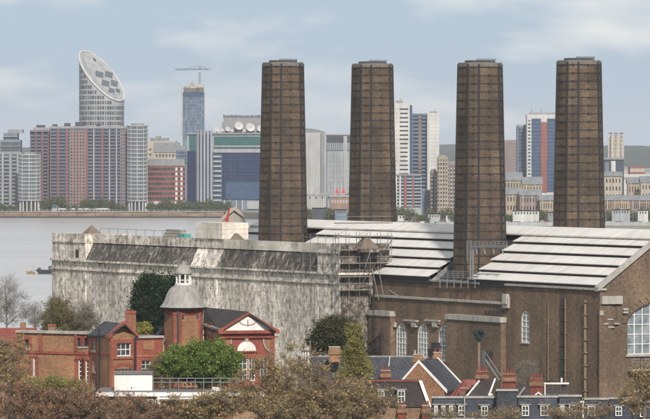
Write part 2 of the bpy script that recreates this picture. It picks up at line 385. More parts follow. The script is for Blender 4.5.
# ------------------------------------------------------------------ trees
def np_mesh(name, V, Fq, m, parent, k):
    me = bpy.data.meshes.new(name); nv = len(V); nf = len(Fq)
    me.vertices.add(nv); me.vertices.foreach_set('co', np.asarray(V, np.float32).ravel())
    me.loops.add(nf*k); me.loops.foreach_set('vertex_index', np.asarray(Fq, np.int32).ravel())
    me.polygons.add(nf); me.polygons.foreach_set('loop_start', np.arange(nf, dtype=np.int32)*k)
    me.materials.append(MATS[m]); me.update(calc_edges=True)
    o = bpy.data.objects.new(name, me); col.objects.link(o); o.parent = parent; return o

def leaf_quads(C, size, aspect=.6, jitter=.4):
    n = len(C); a = rng.normal(size=(n,3)); a /= np.linalg.norm(a, axis=1, keepdims=True)
    b = np.cross(a, rng.normal(size=(n,3))); b /= np.linalg.norm(b, axis=1, keepdims=True)
    s = size*(1-jitter+2*jitter*rng.random((n,1)))
    s = s*(.75+.9*rng.random((n,1))**3); a = a*s*.5; b = b*s*.5*aspect
    V = np.stack([C-a, C+b, C+a, C-b], 1).reshape(-1,3)
    return V, np.arange(n*4).reshape(n,4)

def tree(name, label, cat, base, crown, leaf, bark='bark', trunk_r=.3, clumps=120, per=60, size=.22, cr=.7, twig=25, twig_l=.8, group=None, gap=.35, top=None, limbs=10, cone=False, twig_r=.012, along=False):
    """crown: list of ellipsoids (dx,dy,cz,rx,ry,rz) about the base, heights absolute."""
    root = thing(name, label, cat, base, 0, group); bx, by, bz = base
    W = np.array([e[3]*e[4]*e[5] for e in crown]); W = W/W.sum()
    cen = []
    while len(cen) < clumps:
        e = crown[rng.choice(len(crown), p=W)]
        d = rng.normal(size=3); d /= np.linalg.norm(d); rr = rng.random()**(1/3)*.5+.5*rng.random()**.4
        p = d*min(rr, 1.0)
        if cone:
            h = rng.random()**1.5; ang = rng.random()*6.283; ra = (1-h)**.75*(rng.random()**.45)
            p = np.array([ra*math.cos(ang), ra*math.sin(ang), -1+2*h])
        # gaps: skip clumps in some random cells so that the outline stays uneven
        if math.sin(p[0]*5.1+e[0]+e[2])*math.sin(p[2]*6.3+e[2])*math.sin(p[1]*4.3+1) > 1-gap*1.6 and rng.random() < .8: continue
        q = np.array([e[0], e[1], e[2]-bz])+p*np.array([e[3], e[4], e[5]])*(1+.08*rng.normal())
        cen.append(q)
    cen = np.array(cen); zc = np.average([e[2] for e in crown])-bz; zt = max(e[2]+e[5]*.55 for e in crown)-bz
    m = MB(); h0 = max(.5, min(e[2]-e[5]*.75 for e in crown)-bz)
    # trunk, gently bent, up into the crown
    pts = [Vector((0, 0, -.3))]; cx = np.average([e[0] for e in crown], weights=W); cy = np.average([e[1] for e in crown], weights=W)
    for i in range(1, 7):
        t = i/6; pts.append(Vector((cx*t*t+.25*trunk_r*random.uniform(-1,1)*3*t, cy*t*t, zt*t)))
    for i in range(6): m.tube(pts[i], pts[i+1], trunk_r*(1-.14*i), trunk_r*(1-.14*(i+1)), 7, False)
    def on_trunk(z):
        t = max(0, min(.999, z/zt))*6; i = int(t); return pts[i].lerp(pts[i+1], t-i), trunk_r*(1-.14*t)
    # limbs towards cluster groups, then a branch to every clump
    lim = cen[rng.choice(len(cen), min(limbs, len(cen)), replace=False)]
    nodes = []
    for q in lim:
        q = Vector(q)*.8+Vector((cx, cy, zc))*.2
        a, r = on_trunk(max(h0*.8, min(zt*.9, q.z-.55*math.hypot(q.x-cx, q.y-cy)-.4))); r *= .55
        pr = a
        for j in range(1, 5):
            t = j/4; p = a.lerp(q, t)+Vector((random.uniform(-.25,.25), random.uniform(-.25,.25), .35*math.sin(t*3.14)))*(.6 if j < 4 else 0)
            m.tube(pr, p, r*(1-.8*(j-1)/4), r*(1-.8*j/4), 5, False); nodes.append((p, r*(1-.8*j/4))); pr = p
    NP = np.array([list(n[0]) for n in nodes])
    for q in cen:
        d = np.linalg.norm(NP-q, axis=1)+np.maximum(0, NP[:,2]-q[2])*1.5; j = int(d.argmin()); a, r = nodes[j]
        b = Vector(q); mid = a.lerp(b, .5)+Vector((0, 0, .12*(b-a).length))
        r = min(r*.6, .05+.012*(b-a).length)
        m.tube(a, mid, r, r*.65, 4, False); m.tube(mid, b, r*.65, r*.25, 4, False)
    V = np.array(m.v); me = bpy.data.meshes.new('trunk'); me.from_pydata(V.tolist(), [], m.f); me.materials.append(MATS[bark])
    o = bpy.data.objects.new('trunk', me); col.objects.link(o); o.parent = root
    # twigs: slim three-cornered needles out of each clump
    if twig:
        n = len(cen)*twig; s = np.repeat(cen, twig, 0)+rng.normal(size=(n,3))*cr*.25
        d = rng.normal(size=(n,3)); d[:,2] = np.abs(d[:,2])*.9+.15; d /= np.linalg.norm(d, axis=1, keepdims=True)
        e = s+d*twig_l*(.4+.9*rng.random((n,1))); w = np.cross(d, rng.normal(size=(n,3))); w /= np.linalg.norm(w, axis=1, keepdims=True)
        x = np.cross(d, w); r = twig_r*(.7+.8*rng.random((n,1)))
        TV = np.stack([s+w*r, s-w*r*.5+x*r*.87, s-w*r*.5-x*r*.87, e], 1).reshape(-1,3)
        b = np.arange(n)[:,None]*4; TF = np.concatenate([b+np.array([[0,1,3]]), b+np.array([[1,2,3]]), b+np.array([[2,0,3]])], 0)
        np_mesh('twigs', TV, TF, bark, root, 3)['kind'] = 'stuff'
    if per:
        n = len(cen)*per
        if along and twig:                                   # buds sit along the twigs, so the outline stays feathery
            j = rng.integers(0, len(s), n); C = s[j]+(e-s[j] if False else (e[j]-s[j])*(.25+.85*rng.random((n,1))))+rng.normal(size=(n,3))*.06
        else: C = np.repeat(cen, per, 0)+rng.normal(size=(n,3))*cr*np.array([1,1,.8])*.62
        LV, LF = leaf_quads(C, size)
        np_mesh('crown', LV, LF, leaf, root, 4)['kind'] = 'stuff'
    return root

# ================================================================== THE SETTING
def ground_z(Y):
    t = min(1, max(0, Y/430)); return 6+39.3*(1-t)**2
m = MB(); ys = [-300, -100]+[i*20 for i in range(0, 23)]+[600, 750, 886]
for i, Y in enumerate(ys):
    for X in (-1500, -300, 0, 300, 1500): m.v.append((X, Y, ground_z(Y)))
for i in range(len(ys)-1):
    for j in range(4): m.f.append((i*5+j, i*5+j+1, (i+1)*5+j+1, (i+1)*5+j))
tag(m.build('ground', 'grass'), kind='structure')
tag(MB().box(-1500, 1500, 886, 887.2, -2, 6.9).build('river_wall', 'concrete'), kind='structure')
# the street level behind the park: asphalt between the houses
tag(MB().box(-400, 400, 470, 690, 5.9, 6.008).build('street', 'street'), kind='structure')
# river Thames
tag(MB().add([(-8000,880,0),(8000,880,0),(8000,3345,0),(-8000,3345,0)], [(0,1,2,3)]).build('river', 'water'), kind='structure')
far_poly = [(-8000,3334), (-64,3334), (130,2740), (8000,2740), (8000,20000), (-8000,20000)]
tag(MB().prism(far_poly, -2, 4).build('far_ground', 'far_land'), kind='structure')
# rolling hills on the horizon
m = MB(); nx, ny = 90, 14
for j in range(ny):
    for i in range(nx):
        X = -4000+8000*i/(nx-1); Y = 7600+6000*j/(ny-1)
        h = 27+11*math.sin(X*.0017+j*.35)+9*math.sin(X*.0041+1.3*j)+5*math.sin(X*.011+j*2.1)
        h *= math.sin(math.pi*min(1, (j+.0)/(ny-1)*1.15+.02))**.8 if j < ny-1 else 0
        m.v.append((X, Y, 3.5+max(0, h)*1.0))
for j in range(ny-1):
    for i in range(nx-1): m.f.append((j*nx+i, j*nx+i+1, (j+1)*nx+i+1, (j+1)*nx+i))
tag(m.build('hills', 'hill', smooth=True), kind='structure')

# ================================================================== THE POWER STATION  (frame: x across the building, y along it, away from the gable)
C0 = P(600, 290, 700); RZ = R(26); S = Fr(C0.x, C0.y, RZ); GZ = 6.0
ps = thing('power_station', 'long brown brick power station hall with pale stepped roof and arched windows', 'power station', (C0.x, C0.y, GZ), RZ)
ZE, ZC, WID, LEN = 27.2, 24.5, 26.0, 132.0
def Sw(v, s): w = S(v, s, 0); return (w[0], w[1])
def s_at(x, v=0.0):                                         # station length coordinate whose wall point shows at photo column x
    k = (x-HX)/F_PX; ox, oy = C0.x, C0.y; vx, vy = math.cos(RZ), math.sin(RZ)
    return (ox+vx*v-k*(oy+vy*v))/(vy+k*vx)
def depth(v, s): return C0.y+math.sin(RZ)*v+math.cos(RZ)*s
def zat(y, v, s): return PZ(y, depth(v, s))

# long side wall (faces left): lower wall with openings, wall runs from far end to the gable corner, left to right
SL = 72.0
ops = []; wins = []
for x0, x1, y0, y1 in ((395.8, 407, 323, 358), (417.2, 428.4, 323.5, 358), (438.2, 449.6, 325, 361)):
    sa, sb = s_at(x0), s_at(x1); sm = (sa+sb)/2
    wins.append((SL-sa, SL-sb, zat(y1, 0, sm), zat(y0, 0, sm), 4, 7))
sa, sb = s_at(521), s_at(529.4); sm = (sa+sb)/2
wins.append((SL-sa, SL-sb, zat(342.6, 0, sm), zat(310.5, 0, sm), 2, 6))
m = MB(); ops = [(w[0], w[1], w[2], w[3], True) for w in wins]
fr, L = wall(m, Sw(0, SL), Sw(0, 0), GZ-.5, ZC, .6, ops)
wl_ = m.build('side_wall', 'station_brick', ps)
for w in wins: window(ps, fr, w[0], w[1], w[2], w[3], w[4], w[5], .2, .11, True, .10, 'white_paint', 'pane_pale', 'white_stone')
# brick hood blocks between the arched windows
for x in (412, 433.6):
    s0 = s_at(x); z = zat(320.5, 0, s0)
    MB().box(-.35, .0, s0-2.1, s0+2.1, z-.5, z-.12, S).build('hood', 'station_brick', ps)
    MB().box(-.45, .0, s0-2.2, s0+2.2, z-.12, z+.1, S).build('hood_coping', 'white_stone', ps)
for x in (394.5, 415.5, 436.5):
    s0 = s_at(x); z = zat(324, 0, s0)
    MB().box(-.4, .0, s0-.7, s0+.7, z-.45, z+.25, S).build('corbel', 'white_stone', ps)
# upper wall, set back a little for most of the length, flush near the gable
sk = s_at(506)
MB().box(.7, 1.2, sk, SL, ZC, ZE, S).build('upper_wall', 'station_brick', ps)
MB().box(0, .55, .62, sk, ZC, ZE, S).build('upper_wall', 'station_brick', ps)
MB().box(-.25, .72, sk-.3, SL, ZC-.03, ZC+.28, S).build('coping', 'white_stone', ps)
MB().box(.45, 1.5, sk, SL, ZE-.02, ZE+.26, S).build('coping', 'white_stone', ps)
MB().box(-.3, .9, -.3, sk, ZE-.02, ZE+.26, S).build('coping', 'white_stone', ps)
MB().box(-.35, -.01, sk-1.2, sk+.6, ZC-.5, ZC+1.1, S).build('block', 'white_stone', ps)
MB().box(-.55, -.01, sk-1.0, sk+.2, ZC+.1, ZC+1.5, S).build('hopper', 'white_stone', ps)
# projecting bays with pale copings
for xa, xb, yt in ((373, 395, 310.5), (451, 506, 315.5)):
    a, b = s_at(xb), s_at(xa); z = zat(yt, 0, (a+b)/2)
    MB().box(-.8, -.003, a, b, GZ-.5, z-.75, S).build('bay', 'station_brick', ps)
    MB().box(-1.0, -.003, a-.15, b+.15, z-.75, z, S).build('bay_coping', 'white_stone', ps)
# gable end (faces the viewer's right) with the big arched window
def v_at(x, s=0.0):
    k = (x-HX)/F_PX; vx, vy = math.cos(RZ), math.sin(RZ)
    return (k*(C0.y+vx*s)-(C0.x-vy*s))/(vx-k*vy)
va = v_at(627.5); zb = zat(354.5, va, 0); rad = WID/2-va
big = (va, WID-va, zb, zb+10.6)
m = MB(); fr2 = Fr(C0.x, C0.y, RZ)
m.box(0, va, 0, .6, GZ-.5, ZE, S); m.box(WID-va, WID, 0, .6, GZ-.5, ZE, S); m.box(va, WID-va, 0, .6, GZ-.5, zb, S)
zs = zb+4.3                                                  # springing of a segmental arch
arc = [(WID/2+rad*math.cos(t), zs+3.4*math.sin(t)) for t in [math.pi*j/24 for j in range(25)]]
ZR = 34.3
m.xz([(va, ZE), (va, zs)]+[p for p in arc[::-1] if p[0] <= WID/2+.001]+[(WID/2, ZR), (9.6, ZR), (0, ZE)][0:3], 0, .6, S)
m.xz([(WID-va, zs), (WID-va, ZE), (WID, ZE), (WID-9.6, ZR), (WID/2, ZR)]+[p for p in arc[::-1] if p[0] >= WID/2-.001], 0, .6, S)
m.build('gable_wall', 'station_brick', ps)
# arch ring, bricks proud of the wall
for j in range(24):
    t0, t1 = math.pi*(j+.04)/24, math.pi*(j+.96)/24
    q = [(WID/2+(rad+a)*math.cos(t), zs+(3.4+a)*math.sin(t)) for t, a in ((t0, .05), (t1, .05), (t1, .95), (t0, .95))]
    MB().xz(q[::-1], -.14, -.003, S).build('arch_stone', 'station_brick', ps)
# the great window: white steel grid
m = MB()
for i in range(15):
    u = va+(WID-2*va)*i/14; e = (u-WID/2)/rad; top = zs+3.4*math.sqrt(max(0, 1-e*e)); w = .16 if i in (0, 4, 10, 14) else .07
    m.box(u-w, u+w, .28, .40, zb, top, S)
z = zb
while z < zs+3.3:
    hw = rad if z < zs else rad*math.sqrt(max(0, 1-((z-zs)/3.4)**2)); w = .10
    m.box(WID/2-hw, WID/2+hw, .30, .38, z, z+w, S); z += 1.35
bw = m.build('window', 'white_paint', ps)
MB().xz([(va, zb), (WID-va, zb)]+arc, .42, .46, S).build('pane', 'pane_pale', bw)
MB().box(va-.3, WID-va+.3, -.25, .25, zb-.3, zb-.003, S).build('sill', 'white_stone', bw)
# balcony under it
zb2 = zat(369, va, 0)
MB().box(va-.1, WID-va, -1.3, -.003, zb2-.25, zb2, S).build('balcony', 'white_stone', ps)
bal = MB()
for i in range(12): bal.box(va+i*1.6, va+i*1.6+.06, -1.28, -1.22, zb2, zb2+1.4, S)
for k in (.5, .95, 1.35): bal.box(va-.1, WID-va, -1.28, -1.23, zb2+k, zb2+k+.07, S)
bal.build('railing', 'steel_grey', ps)
MB().box(v_at(640), v_at(644), -.02, .3, zb2, zb2+1.9, S).build('door', 'louvre_dark', ps)
# corner pilaster and stone blocks on the gable
MB().box(-.25, 1.7, -.3, -.003, GZ-.5, zat(306, 0, 0), S).build('pilaster', 'station_brick', ps)
MB().box(v_at(600.5), v_at(621), -.5, -.003, zat(304, 1, 0), zat(296, 1, 0), S).build('capital', 'white_stone', ps)
for x0, x1, y0, y1 in ((594.5, 602, 310.5, 315), (622, 627, 311.5, 313.5), (622, 627, 308.5, 310.5), (606, 612, 318.6, 320), (602.5, 607, 323, 324.4), (613, 618, 323, 324.4), (607, 613, 326.4, 327.8)):
    a, b = v_at(x0), v_at(x1)
    MB().box(max(a, -.2), b, -.42, -.003, zat(y1, 1, 0), zat(y0, 1, 0), S).build('stone_block', 'white_stone', ps)
m = MB(); a, b = v_at(605), v_at(617)                        # framed panel below the capital
for q in ((a, b, zat(318, 1, 0), zat(317.2, 1, 0)), (a, a+.12, zat(318, 1, 0), zat(306, 1, 0)), (b-.12, b, zat(318, 1, 0), zat(306, 1, 0))): m.box(q[0], q[1], -.10, -.003, q[2], q[3], S)
m.build('panel_frame', 'station_brick', ps)
# raking coping of the gable
RK = [(0, ZE+.1), (9.6, ZR+.1)]
for sg in (0, 1):
    q = [(-.45, ZE-.15), (9.6, ZR), (9.6, ZR+.55), (-.45, ZE+.45)]
    if sg: q = [(WID-x, z) for x, z in q][::-1]
    MB().xz(q, -.35, .75, S).build('rake_coping', 'white_stone', ps)
MB().box(9.6, WID-9.6, -.35, .75, ZR, ZR+.55, S).build('rake_coping', 'white_stone', ps)
# rear and far-end walls
MB().box(WID-.5, WID, .6, LEN, GZ-.5, ZE, S).build('rear_wall', 'station_brick', ps)
MB().xz([(0, GZ-.5), (WID, GZ-.5), (WID, ZE), (WID-9.6, ZR), (9.6, ZR), (0, ZE)], LEN, LEN+.5, S).build('end_wall', 'station_brick', ps)
# inner ceiling under the stepped roof so that no light leaks through
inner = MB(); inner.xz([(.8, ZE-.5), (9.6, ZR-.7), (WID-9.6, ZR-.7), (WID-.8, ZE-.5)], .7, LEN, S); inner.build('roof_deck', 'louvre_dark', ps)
# stepped roof: long sheets with dark open louvres below each lip; sheets interrupted round the front chimneys
NST = 5; st_v = 9.3/NST; st_z = (ZR-.35-ZE-.1)/NST
for a, b in ((.8, 39.5), (52.0, 105.0), (117.0, LEN)):
    for i in range(NST):
        v0 = .35+i*st_v; z0 = ZE+.22+i*st_z; e = (NST-1-i)*.0
        # the sheet falls towards the eave, its lip hangs over the dark gap
        n_sh = max(1, round((b-a)/9.5)); ln = (b-a)/n_sh
        for k in range(n_sh):
            MB().xz([(v0-.25, z0+.42), (v0+st_v-.12, z0+st_z+.02), (v0+st_v-.12, z0+st_z+.10), (v0-.25, z0+.52)], a+k*ln+.005, a+(k+1)*ln-.005, S).build('roof_sheet', 'roof_sheet', ps)
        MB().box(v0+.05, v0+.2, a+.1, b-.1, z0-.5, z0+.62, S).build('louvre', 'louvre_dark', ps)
    # sheet ends (cheek walls beside the chimneys)
    for yy, t in ((a, .15), (b-.15, .15)):
        MB().xz([(.5, ZE+.1), (9.4, ZE+.1), (9.4, ZR-.3)], yy-.17, yy-.02, S).build('cheek', 'lead', ps)
# far slope, plain sheets
for i in range(12):
    a, b = .8+i*(LEN-.8)/12, .8+(i+1)*(LEN-.8)/12
    MB().xz([(WID+.3, ZE+.1), (WID+.3, ZE+.3), (WID-9.4, ZR+.1), (WID-9.4, ZR-.1)], a+.02, b-.02, S).build('roof_sheet', 'roof_sheet', ps)
# ridge monitor: a raised pale deck along the whole hall
for i in range(13):
    a, b = 1.0+i*(LEN-1)/13, 1.0+(i+1)*(LEN-1)/13
    MB().xz([(8.9, ZR-.05), (11.2, ZR+.95), (WID-11.2, ZR+.95), (WID-8.9, ZR-.05), (WID-8.9, ZR-.25), (8.9, ZR-.25)], a+.02, b-.02, S).build('ridge_deck', 'roof_sheet', ps)
# pipes on the long wall
for x, yt, yb, r, mt, nm in ((563.5, 298, 384, .17, 'iron', 'downpipe'), (566.5, 299, 384, .10, 'rust_pipe', 'downpipe'), (586.5, 300, 404, .20, 'rust_pipe', 'downpipe'),
                             (379.5, 277, 352, .13, 'iron', 'downpipe'), (549.5, 300, 380, .07, 'rust_pipe', 'downpipe')):
    s0 = s_at(x); pt = MB(); off = -.95 if 372 < x < 396 else -.2
    pt.tube(S(off, s0, zat(yb, 0, s0)), S(off, s0, zat(yt, 0, s0)), r, r, 8)
    z = zat(yb, 0, s0)
    while z < zat(yt, 0, s0): pt.box(off-r*1.2, -.01 if off > -.5 else -.81, s0-r*2.0, s0+r*2.0, z, z+.10, S); z += 1.75
    pt.build(nm, mt, ps)
# fire-escape bracing at the left bay
m = MB()
pts = [(373, 352), (377, 343), (386, 338), (386, 352)]
for (xa, ya), (xb, yb) in (((374, 345), (388, 334)), ((374, 352), (388, 352)), ((376, 345), (376, 352)), ((384, 338), (384, 352)), ((388, 328), (388, 352)), ((374, 348), (388, 348))):
    a, b = s_at(xa), s_at(xb); m.tube(S(-1.1, a, zat(ya, 0, a)), S(-1.1, b, zat(yb, 0, b)), .12, .12, 5)
m.build('wall_bracket', 'iron', ps)
for x, y in ((437.5, 346), (434.5, 352)):
    s0 = s_at(x); MB().box(-.6, -.003, s0-.9, s0+.9, zat(y, 0, s0)-.5, zat(y, 0, s0)+.5, S).build('vent_box', 'iron', ps)
m = MB()                                                     # row of small vents high on the wall
for i in range(5):
    s0 = s_at(486.5+i*4); MB().box(-.25, -.003, s0-.2, s0+.2, zat(313, 0, s0), zat(310.5, 0, s0), S).build('vent', 'iron', ps)
for i in range(3):
    s0 = s_at(493+i*2.5); MB().tube(S(-.95, s0, zat(358, 0, s0)), S(-.95, s0, zat(351, 0, s0)), .09).build('vent_pipe', 'iron', ps)

# ------------------------------------------------------------------ the four chimneys
def chimney_things():
    spots = [(5.0, s_at(480, 5.0), 'brown brick chimney in iron straps with a ladder gantry at its foot'),
             (5.0, s_at(283, 5.0), 'brown brick chimney in iron straps, leftmost of the four'),
             (21.0, s_at(372.5, 21.0), 'brown brick chimney in iron straps rising behind roof, second from left'),
             (21.0, s_at(579, 21.0), 'brown brick chimney in iron straps, rightmost of the four')]
    tops = [62.6, 62.3, 63.5, 60.3]
    ROW, Z0 = 1.19, 30.0
    proto = None
    for (v, s, lab), yt in zip(spots, tops):
        w = S(v, s, GZ); zt = zat(yt, v, s)
        t = thing('chimney', lab, 'chimney', (w[0], w[1], GZ), RZ, 'four strapped brick chimneys of the power station')
        if proto is None:
            proto = t; ZT = zt; ROOT['proto'] = ROOT[t.name]
            fr = Fr(w[0], w[1], RZ); base_top = zt
            def octo(z, grow=0.0):
                k = 1+.0066*(base_top-z); b, c = 3.2*k, 1.6*k; h = b/2; d = h+c/math.sqrt(2)
                g = grow; d += g; h2 = h+g*.414
                return [(h2,-d),(d,-h2),(d,h2),(h2,d),(-h2,d),(-d,h2),(-d,-h2),(-h2,-d)]
            def shell(name, mt, zs, gr):
                m = MB()
                for z, gq in zip(zs, gr):
                    for x, y in octo(z, gq): m.v.append(fr(x, y, z))
                for j in range(len(zs)-1):
                    for i in range(8): m.f.append((j*8+i, j*8+(i+1) % 8, j*8+8+(i+1) % 8, j*8+8+i))
                m.f.append(tuple(range(7, -1, -1))); m.f.append(tuple(range((len(zs)-1)*8, len(zs)*8)))
                return m.build(name, mt, t)
            shell('shaft', 'chimney_brick', [GZ, Z0, zt-.5], [-.1, -.1, -.1])
            nrow = int((zt-.7-Z0)/ROW)
            for j in range(nrow+1):
                z0 = zt-.7-(j+1)*ROW; z1 = z0+ROW-.02
                a, b = octo(z0), octo(z1); ai, bi = octo(z0, -.12), octo(z1, -.12)
                for i in range(8):
                    k = (i+1) % 8; m = MB()
                    m.add([fr(*a[i], z0), fr(*a[k], z0), fr(*b[k], z1), fr(*b[i], z1), fr(*ai[i], z0), fr(*ai[k], z0), fr(*bi[k], z1), fr(*bi[i], z1)],
                          [(0,1,2,3), (5,4,7,6), (3,2,6,7), (1,0,4,5), (2,1,5,6), (0,3,7,4)])
                    m.build('brick_panel', 'chimney_brick', t)
                # iron band with its tie plates
                m = MB(); o0, o1 = octo(z1-.05, .05), octo(z1+.07, .05); p0, p1 = octo(z1-.05, -.05), octo(z1+.07, -.05)
                for i in range(8):
                    k = (i+1) % 8
                    m.add([fr(*o0[i], z1-.05), fr(*o0[k], z1-.05), fr(*o1[k], z1+.07), fr(*o1[i], z1+.07), fr(*p0[i], z1-.05), fr(*p0[k], z1-.05), fr(*p1[k], z1+.07), fr(*p1[i], z1+.07)],
                          [(0,1,2,3), (3,2,6,7), (1,0,4,5)])
                    if i % 2 == 1 or True:
                        mx_, my_ = (o0[i][0]+o0[k][0])/2, (o0[i][1]+o0[k][1])/2; an = math.atan2(my_, mx_)
                        f2 = Fr(*fr(mx_, my_, 0)[:2], RZ+an); m.box(-.05, .07, -.13, .13, z1-.15, z1+.15, f2)
                m.build('iron_band', 'iron', t)
            # vertical straps on the eight corners
            for i in range(8):
                m = MB(); wd = .145
                for z in (Z0-2, zt-.25):
                    oc = octo(z, .03); k, h = (i+1) % 8, (i-1) % 8
                    def along(p, q, l):
                        dx, dy = q[0]-p[0], q[1]-p[1]; n = math.hypot(dx, dy); return (p[0]+dx/n*l, p[1]+dy/n*l)
                    p = oc[i]; e = octo(z, .14)[i]; oo = octo(z, .14)
                    for q in (along(p, oc[h], wd), along(e, oo[h], wd), e, along(e, oo[k], wd), along(p, oc[k], wd)): m.v.append(fr(*q, z))
                m.f += [(0,1,6,5), (1,2,7,6), (2,3,8,7), (3,4,9,8), (4,3,2,1,0), (5,6,7,8,9)]
                m.build('corner_strap', 'iron', t)
            shell('cap', 'cap_stone', [zt-.62, zt-.3, zt-.02], [.05, .05, .02])
            sh = shell('rim', 'steel_dark', [zt-.02, zt+.32], [-.85, -.9])
            m = MB()
            for i in range(14): m.box(-1.5+i*.23, -1.44+i*.23, -2.0, -1.9, zt+.3, zt+.55, fr)
            m.build('rim_spikes', 'steel_dark', sh)
            PROTO['t'] = t; PROTO['z'] = zt
        else:
            dz = zt-PROTO['z']
            for ch in list(PROTO['t'].children):
                c = ch.copy(); col.objects.link(c); c.parent = t; c.location.z = dz
                for g2 in ch.children:
                    d = g2.copy(); col.objects.link(d); d.parent = c
PROTO = {}
chimney_things()

# ladder gantry on the front right chimney
def lad(name, label, cat): return thing(name, label, cat, (*Sw(0, 40), ZE), 0)
gs = s_at(480, 1); dG = depth(0, gs)
t = lad('gantry', 'grey steel gantry with caged ladder bracketed to chimney foot', 'gantry')
def pg(x, y, v=-.2): s0 = s_at(x, v); return Vector(S(v, s0, zat(y, v, s0)))
m = MB(); 
for y in (246.6, 247.6): m.tube(pg(472, y), pg(507, y-.4), .13)
m.build('beam', 'steel_grey', t)
m = MB()
for y in (241.5, 244): m.tube(pg(467, y), pg(507, y), .05)
for i in range(11): m.tube(pg(467+i*4, 241.5), pg(467+i*4, 247), .045)
m.build('railing', 'steel_grey', t)
for x in (476, 484, 493, 502): MB().tube(pg(x, 248), pg(x+1.2, 254), .09).build('bracket', 'steel_grey', t)
m = MB()
for x in (467.3, 471.2): m.tube(pg(x, 240.5), pg(x, 260.5), .08)
for i in range(13): m.tube(pg(467.3, 241+i*1.6), pg(471.2, 241+i*1.6), .045)
m.build('ladder', 'steel_grey', t)
for x in (470.5, 473): MB().tube(pg(x, 247), pg(x, 280), .11).build('post', 'steel_grey', t)
m = MB()                                                     # walkway railing along the parapet
t = lad('parapet_walkway', 'grey railed steel walkway along brick parapet below chimney', 'walkway')
for x in range(9): m.tube(pg(438+x*5, 270.3+x*.25, .4), pg(438+x*5, 279, .4), .055)
for k in range(4): m.tube(pg(438, 270.5+k*2.0, .4), pg(478, 272.5+k*2.0, .4), .055)
m.build('railing', 'steel_grey', t)
m = MB()
for k in range(2): m.tube(pg(437, 280.5+k, .2), pg(479, 283+k, .2), .10)
m.build('deck', 'steel_grey', t)
for i in range(6): MB().tube(pg(440+i*7, 279, -.1), pg(440+i*7, 288, -.1), .07).build('bracket', 'steel_grey', t)

# ------------------------------------------------------------------ the limewashed block
VB = -5.1; s0b, s1b = 70.6, s_at(52, VB); ZS, ZP = 27.9, 32.35
wb = thing('white_block', 'long windowless block with flaking limewash and black soot streaks beside river', 'building', (*Sw(VB, s0b), GZ), RZ)
mid0, mid1 = s_at(216, VB), s_at(189.5, VB); pa, pb = s_at(317, VB), s_at(85, VB)
m = MB(); m.box(VB, 3.0, s0b, s1b, GZ-.5, ZS, S); m.build('wall', 'limewash', wb)
MB().box(VB+.1, 3.1, s0b-.12, s0b-.004, GZ, ZP-.05, S).build('end_dark_slab', 'limewash_mid', wb)  # thin slab: brown-grey end face with its shadows put into the colour
# end pavilions, full height
MB().box(VB+.05, 3.2, s0b, pa, ZS, ZP, S).build('pavilion', 'limewash', wb)
MB().box(VB+.05, 3.2, pb, s1b, ZS, ZP, S).build('pavilion', 'limewash', wb)
MB().box(VB+.02, VB+.06, s_at(78.5, VB), s_at(75.5, VB), zat(258, VB, pb), zat(250, VB, pb), S).build('opening', 'louvre_dark', wb)
# leaning roof strips and the parapet above
for a, b, mt, pm in ((pa, mid0, 'limewash_dark', 'limewash_clean'), (mid0, mid1, 'limewash', 'limewash'), (mid1, pb, 'limewash_dark', 'limewash')):
    m = MB(); q = [(VB+.1, ZS), (VB+1.5, ZP-1.45), (3.0, ZP-1.45), (3.0, ZS)]
    m.xz(q, a+.01, b-.01, S); m.build('leaning_roof', mt, wb)
    MB().box(VB+1.3, VB+1.75, a+.01, b-.01, ZP-1.45, ZP, S).build('parapet', pm, wb)
    MB().box(VB+1.75, 3.0, a+.01, b-.01, ZP-1.45, ZP-.7, S).build('flat_roof', 'roof_felt', wb)
MB().box(VB+1.1, VB+5.6, mid0, mid1, ZP+.003, 34.9, S).build('raised_bay', 'limewash_clean', wb)
# string courses
for z, h, pr in ((ZS-.15, .3, .35), (ZS-1.6, .2, .2)):
    MB().box(VB-pr, VB-.003, s0b-.2, s1b+.2, z, z+h, S).build('string_course', 'limewash', wb)
    MB().box(VB, 0, s0b-pr, s0b-.003, z, z+h, S).build('string_course', 'limewash', wb)
for a, b in ((s0b-.15, pa), (pb, s1b+.15)):
    MB().box(VB-.12, VB+.04, a, b, ZP-1.5, ZP-1.2, S).build('string_course', 'limewash', wb)
# shallow buttresses on the long wall
for s0 in (pa-.5, mid0-.5, pb-.5):
    MB().box(VB-.10, VB-.003, s0, s0+1.0, GZ-.5, ZS-1.62, S).build('buttress', 'limewash', wb)
# little brown gables peeping over the parapet
for x, w, yt, yb, v in ((84, 22, 225, 232.5, VB+2.2), (228, 21, 231, 239, VB+2.2), (357, 25, 235, 245, VB+2.4)):
    s0 = s_at(x, v); Y = depth(v, s0); hw = w*Y/F_PX/2/.45*.5; zt, zb_ = PZ(yt, Y), PZ(yb, Y)-.6
    sd = w*Y/F_PX/1.337/2+.25; m = MB()                      # low hipped roofs, square in plan
    m.add([S(v-.2, s0-sd, zb_), S(v-.2+2*sd, s0-sd, zb_), S(v-.2+2*sd, s0+sd, zb_), S(v-.2, s0+sd, zb_), S(v-.2+sd, s0, zt)], [(3,2,1,0), (0,1,4), (1,2,4), (2,3,4), (3,0,4)]); m.build('hipped_roof', 'roof_tan', wb)
    MB().box(v-.1, v-.3+2*sd, s0-sd+.1, s0+sd-.1, ZP-1.2, zb_-.003, S).build('turret_wall', 'limewash_mid', wb)
